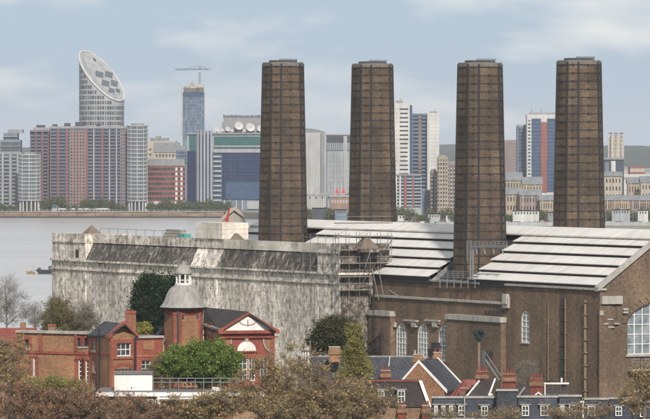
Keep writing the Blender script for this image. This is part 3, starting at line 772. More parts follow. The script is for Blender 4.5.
# roof rail and boxes
m = MB()
for x in range(100, 190, 9): 
    s0 = s_at(x, VB+1.5); m.tube(S(VB+1.5, s0, ZP), S(VB+1.5, s0, ZP+1.0), .05)
m.tube(S(VB+1.5, s_at(100, VB+1.5), ZP+1), S(VB+1.5, s_at(186, VB+1.5), ZP+1), .04)
m.build('railing', 'steel_grey', wb)
t = thing('roof_pallets', 'stack of grey boards and teal sheet lying on the white block roof', 'materials', S(VB+2.5, s_at(175, VB+2.5), ZP-.7), RZ)
for k in range(4):
    a = s_at(182-.0*k, VB+2.5); MB().box(VB+2.2, VB+3.2, a, a+7.5-k*.6, ZP-.7+k*.5, ZP-.3+k*.5, S).build('board_stack', 'boards', t)
a = s_at(187, VB+2.5); b = s_at(180, VB+2.5); MB().box(VB+2.0, VB+3.2, b-.5-1.2*(a-b)*0, a, ZP-.69, ZP+.55, S).build('tarpaulin', 'canvas_teal', t)

# ------------------------------------------------------------------ scaffolding on the corner
t = thing('scaffold', 'grey tube scaffolding wrapped round corner of white block and brick wall', 'scaffold', S(VB-1, s0b-1.5, ZC), RZ)
zlo, zhi = zat(304, VB, 69), ZP+1.6
rows = [zlo+i*2.0 for i in range(int((zhi-zlo)/2)+2)]
vv_ = [VB-.9+i*1.75 for i in range(6)]
for i, v in enumerate(vv_):
    for d in (.35, 1.45):
        zb0 = zlo if v < -.2 else ZE+.3
        MB().tube(S(v, s0b-d, zb0), S(v, s0b-d, zhi+.5*random.random()), .045, n=5).build('standard', 'steel_mid', t)
for z in rows[1:]:
    v1 = vv_[-1] if z > ZE+.3 else -.9
    for d in (.35, 1.45):
        MB().tube(S(vv_[0]-.3, s0b-d, z), S(v1+.3, s0b-d, z), .04).build('ledger', 'steel_mid', t)
        MB().tube(S(vv_[0]-.3, s0b-d, z+1.0), S(v1+.3, s0b-d, z+1.0), .035).build('guard_rail', 'steel_mid', t)
    MB().box(vv_[0]-.3, v1+.3, s0b-1.4, s0b-.4, z+.06, z+.12, S).build('platform', 'boards', t)
for a, b in (((361, 285), (394, 237)), ((372, 268), (379, 300)), ((378, 266), (384, 298)), ((389, 290), (400, 297)), ((365, 268), (372, 246))):
    MB().tube(S(VB*.2, 0, 0) if 0 else pg(a[0], a[1], -2.0), pg(b[0], b[1], -1.0), .07).build('brace', 'steel_grey', t)
for i in range(5):
    s0 = s0b+1+i*2.6
    for z1_ in (ZP+1.4,): MB().tube(S(VB-.6, s0, ZS-1), S(VB-.6, s0, z1_), .045).build('standard', 'steel_mid', t)
for z in (ZS+1, ZS+3, ZP+.9): MB().tube(S(VB-.6, s0b-1, z), S(VB-.6, s0b+12, z), .04).build('ledger', 'steel_mid', t)

# beige conveyor hood and red jib behind the raised bay
cs = s_at(232, 6); Yc = depth(6, cs)
t = thing('conveyor_hood', 'beige sloping conveyor hood standing behind the white block roof', 'conveyor', P(230, 226, Yc)-Vector((0,0,1)), 0)
m = MB(); q = [P(216, 223, Yc), P(219, 223.5, Yc), P(234, 210, Yc), P(244, 217.5, Yc), P(246, 216.5, Yc), P(235.5, 207, Yc), P(231, 208, Yc)]
m.ext(q[::-1], (0, 3, 0)); m.build('hood', 'f_cream', t)
m = MB(); q = [P(222, 222, Yc+.5), P(246, 222, Yc+.5), P(242, 216.5, Yc+.5), P(234, 210.5, Yc+.5)]; m.ext(q, (0, 2, 0)); m.build('side_panel', 'concrete', t)
m = MB(); m.ext([P(216, 223, Yc), P(246, 223, Yc), P(246, 231, Yc), P(216, 231, Yc)][::-1], (0, 3, 0)); m.build('base', 'limewash_clean', t)
t = thing('red_jib', 'thin red crane jib leaning beside the beige conveyor hood', 'crane', P(224.5, 225, Yc-1), 0)
MB().tube(P(224.5, 226, Yc-1), P(229.6, 208.5, Yc-1), .12).build('jib', 'pole_red', t); MB().tube(P(227, 226, Yc-1), P(229, 210, Yc-1), .14).build('post', 'pole_red', t)

# flood-light mast in front of the long wall
Y = 690.0; t = thing('light_mast', 'pale mast with cluster of dark teal lamps before the brick wall', 'mast', (PX(479, Y), Y, GZ))
MB().tube((PX(479, Y), Y, GZ), (PX(479, Y), Y, PZ(337, Y)), .22, .16, 8).build('pole', 'rust_pipe', t)
for i in range(7):
    a = i*.9; c = Vector((PX(479, Y)+.42*math.cos(a), Y+.42*math.sin(a), PZ(334.5, Y)+.5*math.sin(i*2.3)))
    MB().lathe((c.x, c.y), [(.12, c.z-.35), (.33, c.z-.25), (.36, c.z+.1), (.15, c.z+.38)], 8).build('lamp', 'teal', t)
t = thing('stair', 'steep grey steel stair with handrails descending beside mast', 'stair', (PX(492, Y), Y, GZ))
for dy in (0, 1.1):
    MB().tube((PX(483, Y), Y+dy, PZ(356, Y)), (PX(499, Y), Y+dy, PZ(380, Y)), .10).build('stringer', 'steel_grey', t)
    MB().tube((PX(485, Y), Y+dy, PZ(352, Y)), (PX(501, Y), Y+dy, PZ(376, Y)), .06).build('handrail', 'steel_grey', t)
for i in range(14):
    q = (i+.5)/14; x = 483+16*q; y = 356+24*q; MB().box(PX(x, Y)-.16, PX(x, Y)+.16, Y+.1, Y+1.0, PZ(y, Y), PZ(y, Y)+.05).build('tread', 'steel_grey', t)
MB().box(PX(482, Y), PX(485.5, Y), Y-.2, Y+1.4, PZ(366, Y), PZ(351, Y)).build('cabinet', 'steel_dark', t)

# ================================================================== THE FAR BANK
FZ = 4.0
# river wall of the far bank, built in bays with copings
t = thing('embankment_wall', 'long brown stone embankment wall along the far river bank', 'wall', (PX(110, 3330), 3330, -1))
x = -330.0; i = 0
while x < -66:
    MB().box(x+.12, x+11.88, 3331.0+.25*(i % 3), 3333.9, -1.5, 3.6+.3*((i*7) % 4 == 1)).build('wall_bay', 'embankment', t); x += 12; i += 1
MB().box(-330, -64, 3330.4, 3333.9, -1.5, 1.0).build('footing', 'barge_dark', t)
MB().box(-330, -64, 3330.8, 3333.95, 3.9, 4.25).build('coping', 'concrete', t)
m = MB()
for k in range(100): m.tube((-330+k*2.66, 3331.2, 4.2), (-330+k*2.66, 3331.2, 5.4), .07, n=4)
m.tube((-330, 3331.2, 5.4), (-64, 3331.2, 5.4), .07); m.tube((-330, 3331.2, 4.8), (-64, 3331.2, 4.8), .05); m.build('railing', 'steel_grey', t)

class Far:
    """A far building: box body with strips of windows, balconies and piers on its front (and sides)."""
    def __init__(s, name, label, cat, x0, x1, ytop, D, dep, body='f_grey', rz=0.0, group=None, zb=FZ, ybot=None):
        s.D = D; s.k = D/F_PX; s.X0 = PX(x0, D); s.W = (x1-x0)*s.k; s.x0 = x0; s.zt = PZ(ytop, D); s.zb = zb if ybot is None else PZ(ybot, D)
        s.dep = dep; s.fr = Fr(s.X0, D, rz)
        s.t = thing(name, label, cat, (s.X0, D, zb), rz, group)
        s.b = MB().box(0, s.W, 0, dep, s.zb-.3, s.zt, s.fr).build('wall', body, s.t)
    def u(s, x): return (x-s.x0)*s.k
    def z(s, y): return PZ(y, s.D)
    def grid(s, x0, x1, y0, y1, nx, nz, mt, fw=.6, fh=.55, name='windows', pr=.06, th=.1):
        """a field of panes, each a shallow proud box"""
        m = MB(); ua, ub, za, zb = s.u(x0), s.u(x1), s.z(y1), s.z(y0)
        for i in range(nx):
            for j in range(nz):
                w, h = (ub-ua)/nx, (zb-za)/nz; cu, cz = ua+(i+.5)*w, za+(j+.5)*h
                jw = fw*random.uniform(.88, 1.08)
                m.box(cu-w*jw/2, cu+w*jw/2, -pr, th, cz-h*fh/2, cz+h*fh/2, s.fr)
        return m.build(name, mt, s.t, kind='stuff' if nx*nz > 1 else None)
    def side(s, n, nz, mt, fw=.55, fh=.5, y0=None, y1=None):
        m = MB(); za = s.zb if y1 is None else s.z(y1); zb = s.zt if y0 is None else s.z(y0)
        for i in range(n):
            for j in range(nz):
                w, h = s.dep/n, (zb-za)/nz; cu, cz = (i+.5)*w, za+(j+.5)*h
                for xx in (-.06, s.W-.04): m.box(xx, xx+.1, cu-w*fw/2, cu+w*fw/2, cz-h*fh/2, cz+h*fh/2, s.fr)
        return m.build('windows', mt, s.t, kind='stuff')
    def strip(s, x0, x1, y0, y1, mt, name='pier', pr=.5, back=.05):
        return MB().box(s.u(x0), s.u(x1), -pr, back, s.z(y1), s.z(y0), s.fr).build(name, mt, s.t)
    def slabs(s, x0, x1, y0, y1, n, mt, h=.35, pr=1.2, name='balconies'):
        m = MB(); za, zb = s.z(y1), s.z(y0)
        for j in range(n+1):
            z = za+(zb-za)*j/n; m.box(s.u(x0), s.u(x1), -pr, .05, z-h/2, z+h/2, s.fr)
        return m.build(name, mt, s.t, kind='stuff')
    def cap(s, x0, x1, y0, y1, mt, name='roof_plant', d0=2.0, d1=None):
        return MB().box(s.u(x0), s.u(x1), d0, d1 or s.dep*.7, s.z(y1), s.z(y0), s.fr).build(name, mt, s.t)

def balcony_col(B, x0, x1, y0, y1, n, gm='g_dark', sm='f_mauve'):
    """a stack of balconies: dark glazing behind, pale slab edges and slim rails in front"""
    B.strip(x0, x1, y0, y1, gm, 'glazing', .04)
    m = MB(); za, zb = B.z(y1), B.z(y0); h = (zb-za)/n
    for j in range(n):
        z = za+h*j; m.box(B.u(x0)+.1, B.u(x1)-.1, -1.3, -.05, z, z+.28, B.fr); m.box(B.u(x0)+.1, B.u(x1)-.1, -1.3, -1.22, z+.28, z+h*.36, B.fr)
    m.build('balconies', sm, B.t, kind='stuff')

# --- leftmost stepped glass flats
B = Far('apartment_block', 'stepped grey glass flats at the left edge of the far bank', 'building', -14, 22, 152, 3372, 26, 'f_grey')
B.cap(0, 20, 140, 152, 'f_bluegrey', 'upper_storey', 1.5, 24); B.cap(3, 17, 133, 140, 'f_bluegrey', 'upper_storey', 4, 22); B.cap(7, 22, 129.5, 133, 'f_grey', 'roof_plant', 6, 20)
for a, b in ((-13, -6), (-3, 1.5), (4, 9), (12, 16.5)): balcony_col(B, a, b, 154, 210, 15, 'g_grey', 'f_grey')
for a in (-5.5, 2.3, 9.8, 17): B.strip(a, a+.9, 153, 212, 'f_palegrey', 'pier', .9)
m = MB()
for k, (a, b, y) in enumerate(((0, 20, 146), (0, 20, 141), (3, 17, 136.5))): m.box(B.u(a)-.4, B.u(b)+.4, .2+k, 1.6+k*1.5, B.z(y)-.3, B.z(y), B.fr)
m.build('terrace_slabs', 'f_palegrey', B.t, kind='stuff')
MB().box(B.u(1), B.u(19), 1.3, 1.5, B.z(151), B.z(142), B.fr).build('glazing', 'g_grey', B.t)
# --- rounded glass tower in front
def round_tower(name, label, x0, x1, ytop, D, nf, glassm, slabm, ypil, group=None, squash=.8):
    k = D/F_PX; r = (x1-x0)*k/2; cx = PX((x0+x1)/2, D); cy = D+r*squash; zt = PZ(ytop, D); zp = PZ(ypil, D)
    t = thing(name, label, 'building', (cx, cy, FZ), 0, group)
    def ring(m, rr, z0, z1, n=28):
        vs = [(cx+rr*math.cos(2*math.pi*i/n), cy+rr*squash*math.sin(2*math.pi*i/n)) for i in range(n)]; m.prism(vs, z0, z1)
    m = MB(); ring(m, r-.5, zp, zt); m.build('glazing', glassm, t)
    h = (zt-zp)/nf
    for j in range(nf+1): m = MB(); ring(m, r, zp+j*h-.22, zp+j*h+.55); m.build('floor_slab', slabm, t)
    m = MB()
    for i in range(28):
        a = 2*math.pi*i/28; f2 = Fr(cx+(r-.5)*math.cos(a), cy+(r-.5)*squash*math.sin(a), a)
        if i % 3 == 0: m.box(-.1, .3, -.28, .28, zp, zt, f2)
        else: m.box(-.1, .12, -.07, .07, zp, zt, f2)
    m.build('mullions', slabm, t, kind='stuff')
    for i in range(14):
        a = 2*math.pi*i/14; MB().tube((cx+(r-1.2)*math.cos(a), cy+(r-1.2)*squash*math.sin(a), FZ-.2), (cx+(r-1.2)*math.cos(a), cy+(r-1.2)*squash*math.sin(a), zp), .5, .5, 6).build('column', 'f_white', t)
    m = MB(); ring(m, r*.7, FZ-.2, zp, 16); m.build('lobby', 'g_dark', t)
    m = MB(); ring(m, r*.6, zt, zt+1.8, 16); m.build('roof_plant', 'f_grey', t)
    return t
round_tower('round_tower', 'rounded glass tower on white columns at left of far bank', 17.5, 40.5, 155, 3345, 12, 'g_grey', 'f_palegrey', 200.5)
# --- long red and blue apartment blocks
B = Far('apartment_block', 'red and blue striped flats beside rounded glass tower, lower wing', 'building', 30, 52, 130, 3392, 24, 'f_mauve')
for a, b in ((31, 35.2), (37, 41.3), (43.5, 47.6)): balcony_col(B, a, b, 133, 208, 22, 'g_blue', 'f_mauve')
for a in (35.4, 42, 48.2): B.strip(a, a+1.1, 131, 209, 'f_red', 'pier', .8)
B.cap(33, 50, 127.5, 130, 'f_grey', 'parapet', .3, 20); B.cap(36, 44, 125, 127.5, 'f_dark', 'roof_plant', 3, 14); B.slabs(30, 52, 132.5, 132.5, 1, 'g_green', .8, .6, 'glass_band')
B = Far('apartment_block', 'long riverside flats with red piers and pink window columns', 'building', 50, 127, 126.5, 3384, 26, 'f_mauve')
NFL = 24
for a in (57.3, 66, 86, 101.5): B.strip(a, a+1.5, 129, 210, 'f_red', 'pier', .9)
for a, b in ((69.5, 85.6),): 
    B.strip(a, b, 131, 210, 'f_pink', 'panel', .3); B.grid(a+.3, b-.3, 131, 209, 5, NFL, 'g_dark', .55, .5, pr=.42)
for x in (73.5, 80): B.strip(x, x+.5, 131, 209, 'f_red', 'pier', .6)
for a, b in ((51, 56.8), (59.2, 65.6), (67.8, 69.4), (88, 93), (95, 101), (103.5, 108.5), (110.5, 115.5), (117.5, 120)): balcony_col(B, a, b, 129, 210, NFL, 'g_blue', 'f_mauve')
for a in (93.3, 109, 116): B.strip(a, a+1.0, 129, 210, 'f_palegrey', 'pier', .9)
B.strip(120.3, 126.7, 130, 210, 'f_pink', 'panel', .3); B.grid(120.6, 126.5, 130, 209, 3, NFL, 'g_blue', .62, .55, pr=.42)
B.strip(50, 127, 126.3, 128.6, 'f_grey', 'parapet', .7, 1.5)
for a, b, y in ((64, 69, 123), (75, 83, 122), (96, 99, 124), (52, 56, 124.2)): B.cap(a, b, y, 126.5, 'f_dark')
m = MB()
for i in range(26): m.box(B.u(51+i*2.9), B.u(53+i*2.9), -.1, .02, B.z(128.6), B.z(127.2), B.fr)
m.build('windows', 'g_dark', B.t, kind='stuff')
# --- white banded tower on columns
round_tower('banded_tower', 'white banded round-ended flats on columns, right end of red flats', 126.5, 147.8, 126, 3370, 19, 'g_grey', 'f_palegrey', 201)
# --- tower with sliced top
D = 3480; k = D/F_PX; cx, cy, r = PX(100.6, D), D+16.0, 15.4
t = thing('sliced_tower', 'tall round glass tower with slanted sliced white top', 'tower', (cx, cy, FZ))
def top(x, y): return 94.8-.90*x+.66*y
n = 56; cs_ = [(r*math.cos(2*math.pi*i/n), r*math.sin(2*math.pi*i/n)) for i in range(n)]
m = MB(); m.v = [(cx+x, cy+y, FZ-.3) for x, y in cs_]+[(cx+x, cy+y, top(x, y)) for x, y in cs_]
m.f = [(i, (i+1) % n, n+(i+1) % n, n+i) for i in range(n)]+[tuple(range(n-1, -1, -1)), tuple(range(n, 2*n))]
m.build('wall', 'f_palegrey', t)
m = MB(); nf = 30; fh = 3.55
for j in range(nf):
    z0 = FZ+4+j*fh
    for i in range(n):
        x, y = cs_[i]; a = math.atan2(y, x)
        if z0+2.4 > top(x, y)-1.6: continue
        f2 = Fr(cx+x, cy+y, a); hw = .62 if (i % 4) else .45
        m.box(-.2, .12, -hw, hw, z0, z0+2.35, f2)
m.build('windows', 'g_grey', t, kind='stuff')
m = MB(); pr = None
ring = [Vector((cx+x, cy+y, top(x, y)+.2)) for x, y in cs_]
nn = len(ring)
for i in range(nn): m.tube(ring[i], ring[(i+1) % nn], .75, .75, 8, False)
m.build('rim', 'f_white', t, smooth=True)
m = MB()
ring2 = [Vector((cx+.84*x+.6, cy+.80*y+2.4, top(.84*x+.6, .80*y+2.4)+.5)) for x, y in cs_]
m.ext(ring2, (0, 0, .5)); m.build('sliced_face', 'f_palegrey', t)
m = MB(); ring3 = [Vector((cx+.96*x, cy+.96*y, top(.96*x, .96*y)+.12)) for x, y in cs_]; m.ext(ring3, (0, 0, .2)); m.build('gutter', 'f_steel', t)
for px_, py_, w, h in ((98.6, 76, 7.6, 5.2), (107.6, 76, 7.4, 5.2), (105, 85, 7.2, 5.2), (113.3, 85, 6.4, 5.2), (111.2, 92, 5.4, 3.4), (117, 92.4, 4.0, 3.4)):
    X = (px_-100.6)*k; z = PZ(py_, D); yd = (z-94.8+.90*X)/.66; hw, hd = w*k/2, h*k/.66/2
    f = MB(); q = [Vector((cx+X+a*hw, cy+yd+b*hd+a*hw*.9, top(X+a*hw, yd+b*hd+a*hw*.9)+1.15)) for a, b in ((-1,-1),(1,-1),(1,1),(-1,1))]
    f.ext(q, (0, 0, .35)); f.build('skylight', 'g_grey', t)
m = MB(); X = (93-100.6)*k; yd = (PZ(61, D)-94.8+.90*X)/.66; q = [Vector((cx+X+a*.9, cy+yd+b*1.1, top(X+a*.9, yd+b*1.1)+1.15)) for a, b in ((-1,-1),(1,-1),(1,1),(-1,1))]; m.ext(q, (0, 0, .3)); m.build('hatch', 'g_dark', t)
# --- beige buildings behind the curved red one
B = Far('warehouse', 'beige flat topped block behind the curved red building', 'building', 146, 176, 141, 3700, 30, 'f_cream')
B.grid(148, 175, 147, 157, 6, 2, 'g_grey', .5, .45); B.cap(150, 168, 138, 141, 'f_roofgrey'); B.cap(155, 160, 136, 138, 'f_grey')
B = Far('warehouse', 'beige hall with dark pitched roof behind the curved red building', 'building', 154, 179, 152, 3640, 24, 'f_cream')
m = MB(); gable_roof(m, 0, B.W, 0, 24, B.zt, B.zt+6.5, B.fr, .5, .3, 'x'); m.build('roof', 'f_roofgrey', B.t); B.grid(155, 178, 153, 158, 7, 1, 'g_dark', .5, .6)
B = Far('warehouse', 'small glazed stair block beside the dark blue slab', 'building', 176, 187, 150, 3560, 14, 'f_bluegrey')
B.grid(176.5, 186.5, 151, 165, 5, 4, 'g_blue', .75, .6); B.cap(178, 185, 146, 150, 'f_grey')
# --- curved red brick block
D = 3385; k = D/F_PX; R1 = 30.0; cx, cy = PX(166, D), D+R1*.0+R1; half = math.asin((186-148)*k/2/R1)
t = thing('curved_block', 'curved red brick office block with grey top storey', 'building', (cx, D, FZ))
def arcpoly(r, a0, a1, n=16, rin=8): 
    q = [(cx+r*math.sin(a0+(a1-a0)*i/n), cy-r*math.cos(a0+(a1-a0)*i/n)) for i in range(n+1)]
    return q+[(cx+rin*math.sin(a1), cy-rin*math.cos(a1)), (cx+rin*math.sin(a0), cy-rin*math.cos(a0))]
MB().prism(arcpoly(R1, -half, half), FZ-.3, PZ(165, D)).build('wall', 'f_red', t)
MB().prism(arcpoly(R1-.8, -half, half), PZ(165, D), PZ(159, D)).build('top_storey', 'f_grey', t)
MB().prism(arcpoly(R1+.5, -half, half), PZ(165.8, D), PZ(164.8, D)).build('cornice', 'f_grey', t)
MB().prism(arcpoly(R1+.25, -half, half), FZ-.25, PZ(201.5, D)).build('ground_storey', 'f_white', t)
m = MB(); mw = MB(); nr = 7
for j in range(nr):
    z0 = PZ(200-j*4.9, D)
    for i in range(15):
        a = -half+(i+.5)*2*half/15; f2 = Fr(cx+R1*math.sin(a), cy-R1*math.cos(a), a)
        (mw if i >= 11 and i % 2 else m).box(-.75, .75, -.07, .1, z0, z0+2.0, f2)
m.build('windows', 'g_dark', t, kind='stuff'); mw.build('windows', 'f_white', t, kind='stuff')
m = MB()
for i in range(15):
    a = -half+(i+.5)*2*half/15; f2 = Fr(cx+(R1+.25)*math.sin(a), cy-(R1+.25)*math.cos(a), a); m.box(-.7, .7, -.07, .1, FZ+.6, FZ+3.6, f2)
m.build('shopfronts', 'g_dark', t, kind='stuff')
# --- the blue data centre with dishes
B = Far('glass_offices', 'dark blue glass office block with green top storeys and satellite dishes', 'building', 187, 264, 152, 3410, 40, 'f_bluegrey')
B.cap(187, 264, 133.5, 152, 'f_steel', 'upper_storeys', .5, 38)
m = MB(); m.box(B.u(189), B.u(196), .3, .6, B.z(151), B.z(135), B.fr); m.box(B.u(214), B.u(264), .3, .6, B.z(145.5), B.z(136.5), B.fr); m.build('green_glazing', 'g_green', B.t)
B.strip(214, 264, 145.6, 147, 'f_steel', 'walkway', 1.2, .6); B.strip(214, 264, 151, 152.6, 'f_steel', 'walkway', 1.2, .6); B.strip(187, 264, 132.8, 134.2, 'f_grey', 'parapet', .8, 1)
B.strip(187.2, 196, 151, 208, 'g_navy', 'glazing', .25)
for a in (197, 200.2, 203.6, 207.0, 210.5): B.strip(a, a+1.9, 130, 208, 'f_steel' if a > 200 else 'f_grey', 'fin', 2.4)
for a in (199, 202.2, 205.6, 209): B.strip(a, a+1.2, 131, 208, 'g_blue', 'glazing', .5)
balcony_col(B, 213, 221.5, 152.5, 206, 11, 'g_blue', 'f_palegrey')
B.strip(222, 264, 153, 199.5, 'g_navy', 'glazing', .6); 
m = MB()
for i in range(1, 14): m.box(B.u(222+i*3), B.u(222+i*3)+.22, -.72, -.58, B.z(199.5), B.z(153), B.fr)
for j in range(1, 13): m.box(B.u(222), B.u(264), -.70, -.58, B.z(199.5-j*3.6), B.z(199.5-j*3.6)+.2, B.fr)
m.build('mullions', 'g_blue', B.t, kind='stuff')
B.strip(226, 262, 182, 199.2, 'g_blue', 'screen', .85)
B.strip(247, 262, 201, 209, 'f_palegrey', 'plinth', 1.0); 
for x in (224, 230, 236, 242): B.strip(x, x+.8, 199.8, 210, 'f_white', 'column', .9)
B.cap(221.5, 264, 122, 133, 'f_grey', 'roof_plant', 8, 36); B.cap(223, 264, 117, 122, 'f_grey', 'roof_plant', 10, 34)
m = MB()
for i in range(20): m.box(B.u(223+i*2), B.u(224.4+i*2), 9.5, 12, B.z(117), B.z(115.6-random.random()), B.fr)
m.build('chillers', 'f_dark', B.t, kind='stuff')
for px_, py_, rr, dl in ((216.5, 129, 2.6, 'medium white dish at left end of the blue office roof'), (227.5, 129, 2.4, 'medium white dish left of the two big dishes on office roof'), (238.5, 126, 4.4, 'big white dish on office roof, left of the two biggest'), (250, 127.5, 4.6, 'big white dish on office roof, right of the two biggest'), (260, 128.5, 3.4, 'white dish on office roof cut by the first chimney'), (222, 130, 1.6, 'small white dish between the two medium dishes'), (232, 130.5, 1.6, 'small white dish just left of the big dishes'), (244.5, 130.5, 1.7, 'small white dish low between the two biggest dishes')):
    c = Vector((PX(px_, 3410), 3410+4.0, PZ(py_, 3410))); rr *= 3410/F_PX
    t2 = thing('satellite_dish', dl, 'satellite dish', (c.x, c.y, PZ(133.2, 3410)), 0, 'dishes on the blue office roof')
    m = MB(); rings = 5; ns = 20; nrm = Vector((.25, -.9, .36)).normalized(); ux = nrm.orthogonal().normalized(); uy = nrm.cross(ux)
    for j in range(rings+1):
        q = rr*j/rings
        for i in range(ns):
            a = 2*math.pi*i/ns; m.v.append(tuple(c+ux*(q*math.cos(a))+uy*(q*math.sin(a))+nrm*(.28*q*q/rr)))
    for j in range(rings):
        for i in range(ns): m.f.append((j*ns+i, j*ns+(i+1) % ns, (j+1)*ns+(i+1) % ns, (j+1)*ns+i))
    m.build('reflector', 'f_white', t2, smooth=True)
    MB().tube(c, c+nrm*rr*.8, .12).build('feed_arm', 'f_grey', t2)
    MB().tube((c.x, c.y+.6, PZ(133.2, 3410)), tuple(c), .35, .25, 6).build('mount', 'f_grey', t2)
# --- tower under construction and its crane
D = 4300; B = Far('unfinished_tower', 'slim blue glass tower with raw concrete top floors', 'tower', 182.6, 204, 92.5, D, 18, 'f_bluegrey')
B.grid(183, 203.6, 97, 140, 9, 13, 'g_sky', .84, .85); B.strip(183, 203.6, 92.5, 97, 'g_blue', 'glazing', .15)
for a, b, y in ((183.5, 190, 86), (190, 199.5, 88), (196, 203.5, 87)): B.cap(a, b, y, 92.5, 'f_cream', 'concrete_core', 1.0, 15)
B.cap(186, 203, 84.2, 86.8, 'f_cream', 'concrete_core', 4, 12); B.cap(190.5, 193, 82.8, 84.2, 'f_beige', 'formwork', 4, 9)
m = MB()
for j in range(5): m.box(B.u(183)-.5, B.u(204)+.5, -1, .02, B.z(87+j*1.3), B.z(87+j*1.3)+.3, B.fr)
m.build('slab_edges', 'f_palegrey', B.t, kind='stuff')
B.strip(181.2, 182.2, 87, 140, 'f_cream', 'hoist', .5)
def lattice(m, a, b, w, n):
    a, b = Vector(a), Vector(b); d = (b-a).normalized(); u = Vector((0, 1, 0)) if abs(d.y) < .9 else Vector((1, 0, 0)); v = d.cross(u).normalized(); cs = [(u*i+v*j)*w/2 for i, j in ((-1,-1),(1,-1),(1,1),(-1,1))]
    for c in cs: m.tube(a+c, b+c, .13, n=4)
    for i in range(n):
        p, q = a.lerp(b, i/n), a.lerp(b, (i+1)/n)
        for j in range(4): m.tube(p+cs[j], q+cs[(j+1) % 4], .10, n=3)
cxr = PX(199.5, D); t = thing('tower_crane', 'thin tower crane standing above the unfinished tower', 'crane', (cxr, D+8, PZ(92, D)))
m = MB(); lattice(m, (cxr, D+8, PZ(92, D)), (cxr, D+8, PZ(66.5, D)), 1.5, 14); m.build('mast', 'crane_paint', t)
m = MB(); lattice(m, (PX(175, D), D+8, PZ(69.4, D)), (cxr, D+8, PZ(69.2, D)), 1.1, 16); m.build('jib', 'crane_paint', t)
m = MB(); lattice(m, (cxr, D+8, PZ(69.2, D)), (PX(211, D), D+8, PZ(69.2, D)), 1.1, 7); m.build('counter_jib', 'crane_paint', t)
MB().box(PX(208.6, D), PX(211, D), D+7, D+9, PZ(70.6, D), PZ(68.6, D)).build('counterweight', 'concrete', t)
m = MB(); apex = (cxr, D+8, PZ(65.5, D)); m.tube(apex, (PX(184, D), D+8, PZ(68.8, D)), .12); m.tube(apex, (PX(209, D), D+8, PZ(68.8, D)), .12); m.build('tie_bars', 'crane_paint', t)
MB().box(cxr-1.2, cxr+1.0, D+6.2, D+7.4, PZ(72, D), PZ(70, D)).build('cab', 'f_white', t)

# --- between the first two chimneys
B = Far('ribbed_shed', 'pale ribbed industrial hall with rounded top seen between two chimneys', 'building', 296, 326, 132.5, 3450, 40, 'f_palegrey')
m = MB()
for i in range(15): m.box(B.u(297+i*2), B.u(297+i*2)+.35, -.3, .05, B.zb, B.z(133), B.fr)
m.build('ribs', 'f_white', B.t, kind='stuff')
m = MB(); q = [(B.u(296+30*i/10), B.z(132.5)+2.6*math.sin(math.pi*i/10)) for i in range(11)]; m.xz(q, .2, 39, B.fr); m.build('roof', 'f_roofgrey', B.t); B.cap(303, 312, 128.6, 131, 'f_dark')
B.strip(321, 324.5, 133, 195, 'f_grey', 'stair_tower', 2.0)
B = Far('tall_store', 'blue grey tall store with dark band and fins below its roof', 'building', 326, 357, 133.5, 3480, 40, 'f_bluegrey')
B.strip(326, 357, 133.5, 135, 'f_palegrey', 'parapet', .6); B.strip(327, 356, 136, 142.5, 'f_dark', 'dark_band', .2)
for i in range(13): B.strip(327.5+i*2.2, 328.3+i*2.2, 143, 150, 'f_palegrey', 'fin', .9)
B.grid(327, 356, 151, 193, 9, 8, 'f_steel', .94, .95); B.strip(343.5, 347, 136, 194, 'f_palegrey', 'panel', .5)
B = Far('road_bridge', 'grey raised roadway on piers below the pale sheds', 'bridge', 300, 345, 194.0, 3250, 8, 'f_grey', ybot=196.2)
for i in range(7): MB().box(B.u(303+i*6.2), B.u(304.3+i*6.2), 2, 6, FZ-.3, B.zb-.3, B.fr).build('pier', 'concrete', B.t)
B.strip(300, 345, 193.2, 194.2, 'f_palegrey', 'barrier', .1)
B = Far('brick_depot', 'low brown brick depot with white window strip below red sails', 'building', 330, 357, 196.5, 3120, 16, 'f_brown')
B.grid(331, 356, 199, 204, 9, 1, 'f_palegrey', .6, .6); B.strip(329.5, 357.5, 195.6, 196.8, 'f_palegrey', 'fascia', .5)
for px_, lab in ((336.5, 'red triangular sail beside the depot, left of the pair'), (343, 'red triangular sail beside the depot, right of the pair')):
    t = thing('red_sail', lab, 'sail', (PX(px_, 3100), 3100, PZ(196.5, 3100)), 0, 'pair of red sails')
    MB().tube((PX(px_-1.4, 3100), 3100, PZ(196.6, 3100)), (PX(px_-1.4, 3100), 3100, PZ(183, 3100)), .15).build('mast', 'f_white', t)
    m = MB(); m.ext([P(px_-1.3, 193.5, 3100), P(px_+2.4, 193, 3100), P(px_-.2, 187.4, 3100)], (0, .25, 0)); m.build('sail', 'flag_red', t)

# --- between the second and third chimney
B = Far('white_tower', 'white slab tower with rows of slot windows, left of a pair', 'tower', 391, 412, 103, 3300, 16, 'f_white')
B.grid(399.5, 408.3, 107, 176, 1, 16, 'g_dark', .95, .34); B.strip(409.8, 412.2, 105, 176, 'g_blue', 'glazing', .3); B.cap(396, 403, 100.6, 103, 'f_grey'); B.cap(400.3, 400.7, 98.3, 101, 'f_dark', 'aerial', 6, 6.5)
B.grid(392, 398, 107, 176, 2, 16, 'f_palegrey', .6, .34)
B = Far('balcony_tower', 'dark blue tower with rusty balconies between two white slabs', 'tower', 412.2, 428, 113.5, 3306, 16, 'f_bluegrey')
balcony_col(B, 413, 427.5, 115, 190, 20, 'g_blue', 'f_bluegrey')
B.grid(418.2, 421.5, 115, 188, 1, 20, 'f_brown', .9, .62, 'rusty_panels', 1.5, .0)
B = Far('white_tower', 'blank white slab tower, right of the pair', 'tower', 427, 439.2, 113, 3300, 18, 'f_white')
B.cap(430, 437, 111.4, 113, 'f_grey'); B.cap(434.5, 434.9, 108.2, 112, 'f_dark', 'aerial', 6, 6.5); B.strip(427, 428, 113, 190, 'f_palegrey', 'edge_fin', .8)
m = MB()
